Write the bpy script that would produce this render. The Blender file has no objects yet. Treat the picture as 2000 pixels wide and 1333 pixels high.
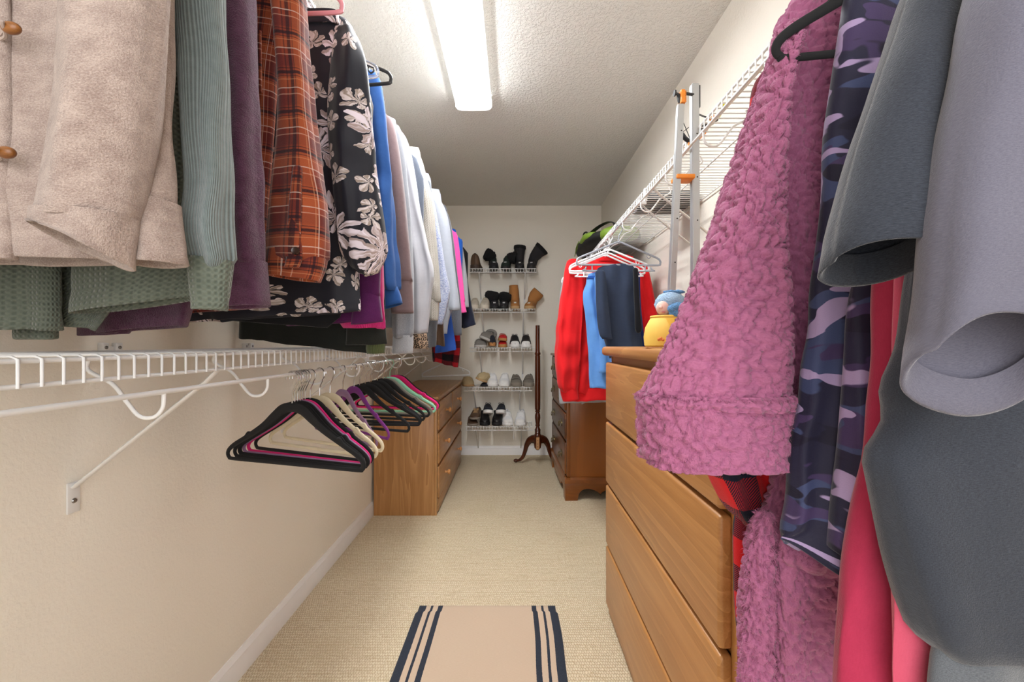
import bpy, bmesh, math, random
import numpy as np
from mathutils import Vector, Matrix, noise
C = bpy.context.scene
COL = C.collection
PI = math.pi
# ---------------------------------------------------------------- camera, light, exposure
F, VX, VY, EYE = 833.0, 1003.0, 672.0, 1.087     # focal length in pixels, vanishing point, eye height (m)
cam_d = bpy.data.cameras.new('camera'); cam = bpy.data.objects.new('camera', cam_d); COL.objects.link(cam)
cam.location = (0, 0, EYE); cam.rotation_euler = (PI/2, 0, 0)
cam_d.sensor_width = 36; cam_d.lens = 36*F/2000; cam_d.shift_x = -3/2000; cam_d.shift_y = 5.5/2000
cam_d.clip_start = .05; cam_d.clip_end = 60
C.camera = cam
w = bpy.data.worlds.new('world'); C.world = w; w.use_nodes = True
w.node_tree.nodes['Background'].inputs[0].default_value = (1.0, .98, .96, 1)
w.node_tree.nodes['Background'].inputs[1].default_value = 1.0
def area(name, loc, rot, sx, sy, energy, col):
    l = bpy.data.lights.new(name, 'AREA'); l.shape = 'RECTANGLE'; l.size = sx; l.size_y = sy; l.energy = energy; l.color = col
    o = bpy.data.objects.new(name, l); COL.objects.link(o); o.location = loc; o.rotation_euler = rot
    return o
area('fill_light', (.0, -.95, 1.65), (PI/2, 0, 0), 1.3, 1.4, 7.5, (.98, .99, 1.0))    # added fill lamp, unseen behind the camera, brightens the near clothes
LAMP = 27.0                                                                               # the ceiling lamp's diffuser
vs = C.view_settings
vs.view_transform = 'Standard'; vs.look = 'None'; vs.gamma = 1; vs.use_curve_mapping = False; vs.exposure = 1.22
C.cycles.max_bounces = 8; C.cycles.diffuse_bounces = 5; C.cycles.use_denoising = True
try: C.cycles.denoiser = 'OPENIMAGEDENOISE'
except Exception: pass

# ---------------------------------------------------------------- helpers
def at(px, py, Y): return ((px-VX)/F*Y, Y, EYE-(py-VY)/F*Y)
def lin(r, g, b):
    f = lambda v: (v/255/12.92 if v/255 <= .04045 else ((v/255+.055)/1.055)**2.4)
    return (f(r), f(g), f(b), 1)
def tag(o, label=None, cat=None, group=None, kind=None):
    if label: o['label'] = label
    if cat: o['category'] = cat
    if group: o['group'] = group
    if kind: o['kind'] = kind
    return o
def thing(name, label, cat, loc=(0, 0, 0), rotz=0, group=None):
    o = bpy.data.objects.new(name, None); COL.objects.link(o)
    o.location = loc; o.rotation_euler = (0, 0, rotz); o.empty_display_size = .05
    return tag(o, label, cat, group)
def wloc(o):
    p = Vector((0, 0, 0))
    while o is not None: p += o.location; o = o.parent
    return np.array(p)
def obj(name, V, Fc, mat, parent=None, smooth=True, uv=None, local=False, mi=None, sharp=None):
    """link one mesh object; V in world metres (the parent's place is taken off) unless local"""
    V = np.asarray(V, float)
    if parent is not None and not local: V = V - wloc(parent)
    me = bpy.data.meshes.new(name); me.from_pydata(V.tolist(), [], [tuple(f) for f in Fc])
    mats = mat if isinstance(mat, (list, tuple)) else [mat]
    for m in mats: me.materials.append(m)
    if mi is not None: me.polygons.foreach_set('material_index', mi)
    if smooth: me.polygons.foreach_set('use_smooth', [True]*len(me.polygons))
    if uv is not None:
        l = me.uv_layers.new(name='UVMap'); idx = np.empty(len(me.loops), int); me.loops.foreach_get('vertex_index', idx)
        l.data.foreach_set('uv', np.asarray(uv, 'f')[idx].ravel())
    if sharp and smooth: me.set_sharp_from_angle(angle=math.radians(sharp))
    me.update()
    o = bpy.data.objects.new(name, me); COL.objects.link(o)
    if parent is not None: o.parent = parent
    return o
class MB:
    def __init__(s): s.V = []; s.F = []; s.n = 0; s.mi = []
    def add(s, vf, mi=0):
        V, Fc = vf; s.V.append(np.asarray(V, float)); s.F += [tuple(i+s.n for i in f) for f in Fc]; s.n += len(V); s.mi += [mi]*len(Fc)
        return s
    def build(s, name, mat, parent=None, smooth=True, sharp=40, local=False):
        return obj(name, np.vstack(s.V), s.F, mat, parent, smooth, None, local, s.mi if isinstance(mat, (list, tuple)) else None, sharp)
def box(x0, x1, y0, y1, z0, z1, bev=0, seg=2):
    bm = bmesh.new(); bmesh.ops.create_cube(bm, size=1)
    for v in bm.verts: v.co = Vector(((x0+x1)/2+v.co.x*(x1-x0), (y0+y1)/2+v.co.y*(y1-y0), (z0+z1)/2+v.co.z*(z1-z0)))
    if bev: bmesh.ops.bevel(bm, geom=bm.edges[:], offset=bev, segments=seg, affect='EDGES', profile=.5)
    bm.verts.index_update(); r = ([tuple(v.co) for v in bm.verts], [[v.index for v in f.verts] for f in bm.faces]); bm.free()
    return r
def extrude(poly, axis, a, b, bev=0, seg=2):
    """poly (2D, in the two other axes in xyz order) extruded along axis from a to b"""
    bm = bmesh.new()
    def mk(p, t):
        q = list(p); q.insert('xyz'.index(axis), t); return bm.verts.new(q)
    A = [mk(p, a) for p in poly]; B = [mk(p, b) for p in poly]; n = len(poly)
    bm.faces.new(A); bm.faces.new(B[::-1])
    for i in range(n): bm.faces.new((A[i], B[i], B[(i+1) % n], A[(i+1) % n]))
    bmesh.ops.recalc_face_normals(bm, faces=bm.faces[:])
    if bev: 
        es = [e for e in bm.edges if e.verts[0] in A and e.verts[1] in A or e.verts[0] in B and e.verts[1] in B]
        bmesh.ops.bevel(bm, geom=es, offset=bev, segments=seg, affect='EDGES', profile=.5)
    bm.verts.index_update(); r = ([tuple(v.co) for v in bm.verts], [[v.index for v in f.verts] for f in bm.faces]); bm.free()
    return r
def smoothpath(P, n=6, closed=False):
    P = np.asarray(P, float); m = len(P); out = []
    rng = range(m) if closed else range(m-1)
    for i in rng:
        p1, p2 = P[i], P[(i+1) % m]
        p0 = P[i-1] if (i > 0 or closed) else 2*p1-p2
        p3 = P[(i+2) % m] if (closed or i+2 < m) else 2*p2-p1
        for k in range(n):
            t = k/n
            out.append(.5*((2*p1)+(-p0+p2)*t+(2*p0-5*p1+4*p2-p3)*t*t+(-p0+3*p1-3*p2+p3)*t**3))
    if not closed: out.append(P[-1])
    return np.array(out)
def tube(P, r, n=8, closed=False, r2=None, up=None, caps=True):
    """sweep: r in-plane radius (scalar or per point), r2 the other radius; up fixes the section's second axis"""
    P = np.asarray(P, float); m = len(P)
    R = np.broadcast_to(np.asarray(r, float), (m,)); R2 = R if r2 is None else np.broadcast_to(np.asarray(r2, float), (m,))
    T = np.roll(P, -1, 0)-np.roll(P, 1, 0) if closed else np.gradient(P, axis=0)
    T /= np.linalg.norm(T, axis=1, keepdims=True)+1e-12
    V = []; a = None
    for i in range(m):
        if up is not None: b = np.asarray(up, float); a = np.cross(b, T[i])
        else:
            if a is None: a = np.cross(T[i], (0, 0, 1) if abs(T[i][2]) < .9 else (1, 0, 0))
            a = a-T[i]*np.dot(a, T[i]); b = None
        a = a/(np.linalg.norm(a)+1e-12)
        b = np.cross(T[i], a)
        for k in range(n):
            t = 2*PI*k/n; V.append(P[i]+a*R[i]*math.cos(t)+b*R2[i]*math.sin(t))
    Fc = []
    for i in range(m if closed else m-1):
        j = (i+1) % m
        for k in range(n): Fc.append((i*n+k, i*n+(k+1) % n, j*n+(k+1) % n, j*n+k))
    if caps and not closed: Fc += [tuple(range(n))[::-1], tuple((m-1)*n+k for k in range(n))]
    return V, Fc
def lathe(prof, c, n=24, axis='z'):
    V = []; Fc = []
    for r, h in prof:
        for k in range(n):
            a = 2*PI*k/n; p = (r*math.cos(a), r*math.sin(a), h)
            if axis == 'x': p = (h, r*math.cos(a), r*math.sin(a))
            if axis == 'y': p = (r*math.cos(a), h, r*math.sin(a))
            V.append((c[0]+p[0], c[1]+p[1], c[2]+p[2]))
    m = len(prof)
    for i in range(m-1):
        for k in range(n): Fc.append((i*n+k, i*n+(k+1) % n, (i+1)*n+(k+1) % n, (i+1)*n+k))
    if prof[0][0] > 1e-4: Fc.append(tuple(range(n))[::-1])
    if prof[-1][0] > 1e-4: Fc.append(tuple((m-1)*n+k for k in range(n)))
    return V, Fc
def blob(c, r, nu=20, nv=14, amp=0, freq=20, seed=0, e=1.0):
    V = []; Fc = []
    sg = lambda v: math.copysign(abs(v)**e, v)
    for i in range(nv+1):
        p = PI*i/nv
        for k in range(nu):
            t = 2*PI*k/nu
            d = Vector((sg(math.sin(p))*sg(math.cos(t)), sg(math.sin(p))*sg(math.sin(t)), sg(math.cos(p))))
            q = Vector((c[0]+d.x*r[0], c[1]+d.y*r[1], c[2]+d.z*r[2]))
            if amp: q += d*amp*noise.noise(q*freq+Vector((seed*7.1, seed*3.3, seed)))
            V.append(tuple(q))
    for i in range(nv):
        for k in range(nu): Fc.append((i*nu+k, (i+1)*nu+k, (i+1)*nu+(k+1) % nu, i*nu+(k+1) % nu))
    return V, Fc
def dup(root, loc, rotz=None, label=None, group=None):
    r = root.copy(); COL.objects.link(r); r.location = loc
    if rotz is not None: r.rotation_euler = (0, 0, rotz)
    tag(r, label, None, group)
    for ch in list(root.children):
        c = ch.copy(); COL.objects.link(c); c.parent = r
        for g in list(ch.children):
            d = g.copy(); COL.objects.link(d); d.parent = c
    return r

# ---------------------------------------------------------------- materials
class Mat:
    def __init__(s, name):
        s.m = bpy.data.materials.new(name); s.m.use_nodes = True; s.t = s.m.node_tree; s.b = s.t.nodes['Principled BSDF']
    def n(s, typ, props=None, **inp):
        d = s.t.nodes.new(typ)
        for k, v in (props or {}).items(): setattr(d, k, v)
        for k, v in inp.items(): s.set(d, k.replace('_', ' ') if k.replace('_', ' ') in d.inputs else k, v)
        return d
    def set(s, d, k, v):
        i = d.inputs[k] if not isinstance(k, int) else d.inputs[k]
        if isinstance(v, bpy.types.NodeSocket): s.t.links.new(v, i)
        elif isinstance(v, bpy.types.Node): s.t.links.new(v.outputs[0], i)
        else: i.default_value = v
    def ma(s, op, a, b=0.0, c=None, clamp=False):
        d = s.t.nodes.new('ShaderNodeMath'); d.operation = op; d.use_clamp = clamp
        s.set(d, 0, a); s.set(d, 1, b)
        if c is not None: s.set(d, 2, c)
        return d.outputs[0]
    def mix(s, f, a, b):
        d = s.t.nodes.new('ShaderNodeMix'); d.data_type = 'RGBA'
        s.set(d, 0, f); s.set(d, 6, a); s.set(d, 7, b)
        return d.outputs[2]
    def step(s, v, lo, hi):
        d = s.t.nodes.new('ShaderNodeMapRange'); d.interpolation_type = 'SMOOTHSTEP'; s.set(d, 0, v); s.set(d, 1, lo); s.set(d, 2, hi)
        return d.outputs[0]
    def coord(s, kind='UV', scale=(1, 1, 1), rot=(0, 0, 0), loc=(0, 0, 0)):
        tc = s.t.nodes.new('ShaderNodeTexCoord'); mp = s.t.nodes.new('ShaderNodeMapping')
        s.t.links.new(tc.outputs[kind], mp.inputs[0]); mp.inputs[1].default_value = loc; mp.inputs[2].default_value = rot; mp.inputs[3].default_value = scale
        return mp.outputs[0]
    def noise(s, v, scale, detail=2, rough=.5, dist=0):
        return s.n('ShaderNodeTexNoise', None, Vector=v, Scale=scale, Detail=detail, Roughness=rough, Distortion=dist).outputs[0]
    def xyz(s, v): return s.n('ShaderNodeSeparateXYZ', None, Vector=v).outputs
    def bump(s, h, strength=.5, dist=.002, prev=None):
        d = s.n('ShaderNodeBump', None, Height=h, Strength=strength, Distance=dist)
        if prev is not None: s.set(d, 'Normal', prev)
        s.set(s.b, 'Normal', d.outputs[0]); return d.outputs[0]
    def fin(s, col=None, rough=None, sheen=0, metal=0, spec=None):
        if col is not None: s.set(s.b, 'Base Color', col)
        if rough is not None: s.set(s.b, 'Roughness', rough)
        s.b.inputs['Metallic'].default_value = metal
        if spec is not None: s.b.inputs['Specular IOR Level'].default_value = spec
        if sheen: s.b.inputs['Sheen Weight'].default_value = sheen; s.b.inputs['Sheen Roughness'].default_value = .4
        return s.m
def plain(name, rgb, rough=.5, metal=0, var=.06, scale=40, spec=None, bump=0, bscale=300, bdist=.001):
    s = Mat(name); v = s.coord('Object'); c = lin(*rgb); d = tuple(x*(1-var*2.2) for x in c[:3])+(1,)
    f = s.noise(v, scale, 3)
    if bump: s.bump(s.noise(v, bscale, 3), bump, bdist)
    return s.fin(s.mix(f, d, c), rough, 0, metal, spec)
def fabric(name, rgb, kind='knit', rgb2=None, sheen=.25, b=1.0, scale=1.0, mott=.25):
    """cloth in metres of UV: knit (jersey), fleece, rib, waffle, denim, twill"""
    s = Mat(name); v = s.coord('UV'); c = lin(*rgb); c2 = lin(*rgb2) if rgb2 else tuple(x*(1-mott) for x in c[:3])+(1,)
    x = s.xyz(v); U, W = x[0], x[1]
    f = s.noise(v, 60*scale, 4, .6)
    if kind == 'fleece':
        h = s.noise(v, 420*scale, 4, .7); h2 = s.noise(v, 110*scale, 3, .6)
        s.bump(s.ma('ADD', h, s.ma('MULTIPLY', h2, .8)), .8*b, .004); f = s.ma('ADD', s.ma('MULTIPLY', f, .4), s.ma('MULTIPLY', s.noise(v, 700*scale, 2, .7), .6))
        f = s.step(f, .32, .68)
    elif kind in ('rib', 'waffle'):
        p = s.ma('SINE', s.ma('MULTIPLY', U, 2*PI/(.0042/scale)))
        if kind == 'waffle':
            q = s.ma('SINE', s.ma('MULTIPLY', W, 2*PI/(.0042/scale))); h = s.ma('ADD', s.ma('MULTIPLY', p, q), s.ma('MULTIPLY', p, .6))
        else: h = p
        h = s.ma('ADD', h, s.ma('MULTIPLY', s.noise(v, 900, 2), .6))
        s.bump(h, .55*b, .0014); f = s.ma('ADD', s.ma('MULTIPLY', f, .6), s.ma('MULTIPLY', s.step(h, -.9, .8), .4))
    elif kind in ('denim', 'twill'):
        h = s.ma('SINE', s.ma('MULTIPLY', s.ma('ADD', U, s.ma('MULTIPLY', W, .6)), 2*PI/(.0016/scale)))
        h = s.ma('ADD', h, s.noise(v, 500, 3)); s.bump(h, .3*b, .0006)
        f = s.ma('ADD', s.ma('MULTIPLY', s.noise(v, 25, 5, .65), .7), s.ma('MULTIPLY', s.noise(s.coord('UV', (900, 120, 1)), 1, 2), .3))
    else:
        h = s.ma('ADD', s.noise(v, 600*scale, 3, .6), s.ma('MULTIPLY', s.noise(v, 45, 3), .8)); s.bump(h, .35*b, .002)
        f = s.ma('ADD', s.ma('MULTIPLY', f, .5), s.ma('MULTIPLY', s.noise(s.coord('UV', (700, 160, 1)), 1, 2, .7), .5))
    return s.fin(s.mix(f, c2, c), .92, sheen, 0, .15)
def heather(name, rgb, rgb2, sheen=.3, sx=260, sy=900):
    s = Mat(name); v = s.coord('UV'); f = s.noise(s.coord('UV', (sx, sy, 1)), 1, 4, .75)
    g = s.ma('ADD', s.ma('MULTIPLY', s.step(f, .34, .66), .75), s.ma('MULTIPLY', s.noise(v, 30, 3), .25))
    s.bump(s.ma('ADD', s.noise(v, 700, 3, .7), s.noise(v, 60, 3)), .4, .002)
    return s.fin(s.mix(g, lin(*rgb2), lin(*rgb)), .95, sheen, 0, .1)
def plaid(name, base, bands, per, sheen=.2, twill=True, b=.4, warp=None):
    """bands: (axis 0/1, centre 0-1, half width 0-1, rgb, opacity)"""
    s = Mat(name); v = s.coord('UV'); wob = s.noise(v, 9, 2)
    x = s.xyz(v); fr = []
    for a in (0, 1):
        q = s.ma('ADD', s.ma('MULTIPLY', x[a], 1/per), s.ma('MULTIPLY', wob, .05)); fr.append(s.ma('FRACT', q))
    col = s.mix(s.noise(v, 30, 4), lin(*base), lin(*(warp or base)))
    diag = s.ma('GREATER_THAN', s.ma('SINE', s.ma('MULTIPLY', s.ma('ADD', x[0], x[1]), 2*PI/.004)), -.1)
    for a, c, hw, rgb, op in bands:
        d = s.ma('ABSOLUTE', s.ma('SUBTRACT', fr[a], c)); m = s.ma('SUBTRACT', 1.0, s.step(d, hw*.8, hw*1.15))
        m = s.ma('MULTIPLY', m, op)
        if twill: m = s.ma('MULTIPLY', m, s.ma('ADD', .55, s.ma('MULTIPLY', s.noise(v, 900, 1), .8)), None, True)
        col = s.mix(m, col, lin(*rgb))
    s.bump(s.ma('ADD', s.noise(v, 800, 3, .7), s.noise(v, 50, 3)), b, .002)
    return s.fin(col, .9, sheen, 0, .15)
def buffalo(name, red, black, mid, per):
    s = Mat(name); v = s.coord('UV'); wob = s.noise(v, 12, 2); x = s.xyz(v); g = []
    for a in (0, 1):
        g.append(s.ma('GREATER_THAN', s.ma('FRACT', s.ma('ADD', s.ma('MULTIPLY', x[a], 1/per), s.ma('MULTIPLY', wob, .06))), .5))
    both = s.ma('MULTIPLY', g[0], g[1]); one = s.ma('ABSOLUTE', s.ma('SUBTRACT', g[0], g[1]))
    tw = s.ma('GREATER_THAN', s.ma('SINE', s.ma('MULTIPLY', s.ma('ADD', x[0], x[1]), 2*PI/.0036)), .0)
    col = s.mix(both, lin(*red), lin(*black)); col = s.mix(s.ma('MULTIPLY', one, s.ma('ADD', .5, s.ma('MULTIPLY', tw, .5))), col, lin(*black))
    s.bump(s.noise(v, 500, 3, .7), .5, .002)
    return s.fin(col, .9, .15, 0, .15)
def floral(name):
    s = Mat(name); v0 = s.coord('UV')
    w_ = s.n('ShaderNodeTexNoise', None, Vector=v0, Scale=26.0, Detail=3.0)
    off = s.n('ShaderNodeVectorMath', {'operation': 'MULTIPLY_ADD'}); s.set(off, 0, w_.outputs[1]); off.inputs[1].default_value = (.035, .035, 0); s.set(off, 2, v0)
    v = off.outputs[0]; ground = s.mix(s.noise(v0, 8, 3), lin(20, 20, 27), lin(33, 34, 46)); col = ground
    for sc, size, npet, keep, seed, c1, c2 in ((16, .42, 2.5, .38, 3.1, (214, 204, 204), (150, 136, 126)), (6.8, .42, 5.5, .30, 1.4, (226, 216, 226), (160, 142, 138))):
        mp = s.n('ShaderNodeVectorMath', {'operation': 'MULTIPLY_ADD'}); s.set(mp, 0, v); mp.inputs[1].default_value = (sc, sc, 0); mp.inputs[2].default_value = (seed, seed*1.7, 0)
        vo = s.n('ShaderNodeTexVoronoi', {'voronoi_dimensions': '2D'}, Vector=mp.outputs[0], Scale=1.0, Randomness=.75)
        d = s.n('ShaderNodeVectorMath', {'operation': 'SUBTRACT'}); s.set(d, 0, mp.outputs[0]); s.set(d, 1, vo.outputs['Position'])
        xy = s.xyz(d.outputs[0]); rnd = s.xyz(vo.outputs['Color'])
        r = s.ma('SQRT', s.ma('ADD', s.ma('MULTIPLY', xy[0], xy[0]), s.ma('MULTIPLY', xy[1], xy[1])))
        ang = s.ma('ADD', s.ma('ARCTAN2', xy[1], xy[0]), s.ma('MULTIPLY', rnd[1], 6.28))
        pet = s.ma('POWER', s.ma('ABSOLUTE', s.ma('COSINE', s.ma('MULTIPLY', ang, npet))), .55)
        half = s.ma('MULTIPLY', s.ma('ADD', .5, s.ma('MULTIPLY', s.ma('SINE', ang), .5)), .35)
        edge = s.ma('MULTIPLY', s.ma('ADD', .35, s.ma('MULTIPLY', pet, .65)), s.ma('MULTIPLY', size, s.ma('ADD', .75, half)))
        m = s.ma('MULTIPLY', s.ma('LESS_THAN', r, edge), s.ma('GREATER_THAN', rnd[0], keep))
        slit = s.ma('MULTIPLY', s.ma('LESS_THAN', pet, .55), s.ma('GREATER_THAN', r, .05))
        vein = s.ma('LESS_THAN', s.noise(s.n('ShaderNodeCombineXYZ', None, X=s.ma('MULTIPLY', ang, 5.0), Y=s.ma('MULTIPLY', r, 3.0), Z=rnd[2]).outputs[0], 1.6, 2), .4)
        m = s.ma('MULTIPLY', m, s.ma('SUBTRACT', 1.0, slit)); m = s.ma('MULTIPLY', m, s.ma('SUBTRACT', 1.0, s.ma('MULTIPLY', vein, s.ma('LESS_THAN', r, .16))))
        pc = s.mix(s.step(s.noise(s.n('ShaderNodeCombineXYZ', None, X=s.ma('MULTIPLY', ang, 2.0), Y=r, Z=rnd[0]).outputs[0], 2.2, 2), .38, .6), lin(*c2), lin(*c1))
        col = s.mix(m, col, pc)
    s.bump(s.noise(v0, 300, 2), .12, .001)
    return s.fin(col, .55, .1, 0, .3)
def camo(name):
    s = Mat(name); v = s.coord('UV', (1, 1, 1)); col = s.mix(s.noise(v, 14, 2), lin(26, 24, 42), lin(40, 38, 64))
    for sc, off, th, rgb in (((9, 22, 1), (3, 1, 0), .55, (58, 66, 100)), ((10, 26, 1), (7, 5, 0), .575, (62, 48, 84)), ((11, 30, 1), (1, 9, 0), .61, (158, 138, 176)), ((8, 20, 1), (9, 3, 0), .6, (26, 22, 42))):
        f = s.noise(s.coord('UV', sc, (0, 0, .25), off), 1, 1.5, .45, .6)
        col = s.mix(s.step(f, th-.008, th+.008), col, lin(*rgb))
    s.bump(s.ma('ADD', s.noise(v, 900, 2), s.noise(v, 40, 2)), .2, .0015)
    return s.fin(col, .65, .25, 0, .25)
def sherpa(name, rgb, rgb2):
    s = Mat(name); v = s.coord('UV')
    w_ = s.n('ShaderNodeTexNoise', None, Vector=v, Scale=120.0, Detail=2.0)
    off = s.n('ShaderNodeVectorMath', {'operation': 'MULTIPLY_ADD'}); s.set(off, 0, w_.outputs[1]); off.inputs[1].default_value = (.008, .008, 0); s.set(off, 2, v)
    vo = s.n('ShaderNodeTexVoronoi', {'voronoi_dimensions': '2D', 'feature': 'SMOOTH_F1'}, Vector=off.outputs[0], Scale=190.0, Smoothness=.3).outputs[0]
    h = s.ma('SUBTRACT', 1.0, vo)
    h = s.ma('ADD', h, s.ma('MULTIPLY', s.noise(v, 1100, 3, .7), .5)); s.bump(h, .55, .0025)
    return s.fin(s.mix(s.noise(v, 500, 4, .7), lin(*rgb2), lin(*rgb)), .95, .22, 0, .05)
def wood(name, c1, c2, axis='y', scale=1.0, rough=.38, ring=1.0, c3=None, coat=.15):
    """grain along axis, object coordinates in metres"""
    s = Mat(name); st = {'x': (.09, 1, 1), 'y': (1, .09, 1), 'z': (1, 1, .07)}[axis]
    v = s.coord('Object', tuple(a*scale for a in st), loc=(random.random()*3, random.random()*3, random.random()*3))
    n1 = s.noise(v, 7, 3, .55, .3)
    rings = s.ma('FRACT', s.ma('MULTIPLY', n1, 9*ring)); rings = s.ma('POWER', rings, 2.2)
    fine = s.noise(s.coord('Object', tuple((a if a == 1 else .03)*scale for a in st)), 260, 3, .7)
    f = s.ma('ADD', s.ma('MULTIPLY', rings, .5), s.ma('MULTIPLY', fine, .8))
    col = s.mix(s.ma('SUBTRACT', f, .17, None, True), lin(*c1), lin(*c2))
    if c3: col = s.mix(s.step(s.noise(v, 2.3, 2), .4, .68), col, lin(*c3))
    s.bump(fine, .12, .0006)
    s.b.inputs['Coat Weight'].default_value = coat; s.b.inputs['Coat Roughness'].default_value = .25
    return s.fin(col, rough, 0, 0, .4)
def wallmat(name, rgb, scale, strength, dist, flat=False):
    s = Mat(name); v = s.coord('Object'); n1 = s.noise(v, scale, 3, .55); h = s.step(n1, .42, .62) if flat else n1
    h = s.ma('ADD', h, s.ma('MULTIPLY', s.noise(v, scale*3, 2), .25)); s.bump(h, strength, dist)
    c = lin(*rgb); return s.fin(s.mix(s.noise(v, 1.6, 3), tuple(x*.95 for x in c[:3])+(1,), c), .85, 0, 0, .25)
def carpetmat():
    s = Mat('woven_loop_carpet'); v = s.coord('Object'); x = s.xyz(v)
    wob = s.ma('MULTIPLY', s.ma('SUBTRACT', s.noise(v, 45, 4, .65), .5), .011)
    row = s.ma('MULTIPLY', s.ma('ADD', x[1], wob), 1/.0135); odd = s.ma('MULTIPLY', s.ma('MODULO', s.ma('FLOOR', row), 2.0), .5)
    cl = s.ma('ADD', s.ma('MULTIPLY', s.ma('ADD', x[0], wob), 1/.0088), odd)
    fy = s.ma('SUBTRACT', s.ma('FRACT', row), .5); fx = s.ma('SUBTRACT', s.ma('FRACT', cl), .5)
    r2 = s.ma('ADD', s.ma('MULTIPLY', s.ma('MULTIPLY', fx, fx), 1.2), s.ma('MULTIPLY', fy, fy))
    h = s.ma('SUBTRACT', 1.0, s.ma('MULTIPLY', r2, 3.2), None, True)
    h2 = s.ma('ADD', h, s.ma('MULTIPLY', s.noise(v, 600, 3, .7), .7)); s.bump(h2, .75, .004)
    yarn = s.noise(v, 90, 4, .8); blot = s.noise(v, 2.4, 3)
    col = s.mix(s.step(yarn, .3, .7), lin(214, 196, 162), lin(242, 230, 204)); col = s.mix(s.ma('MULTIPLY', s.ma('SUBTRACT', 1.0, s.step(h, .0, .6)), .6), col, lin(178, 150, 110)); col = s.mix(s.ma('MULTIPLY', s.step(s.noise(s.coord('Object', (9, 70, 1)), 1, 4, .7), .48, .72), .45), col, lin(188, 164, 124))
    col = s.mix(s.ma('MULTIPLY', s.step(blot, .5, .75), .35), col, lin(206, 188, 154))
    return s.fin(col, .95, .1, 0, .1)
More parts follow.
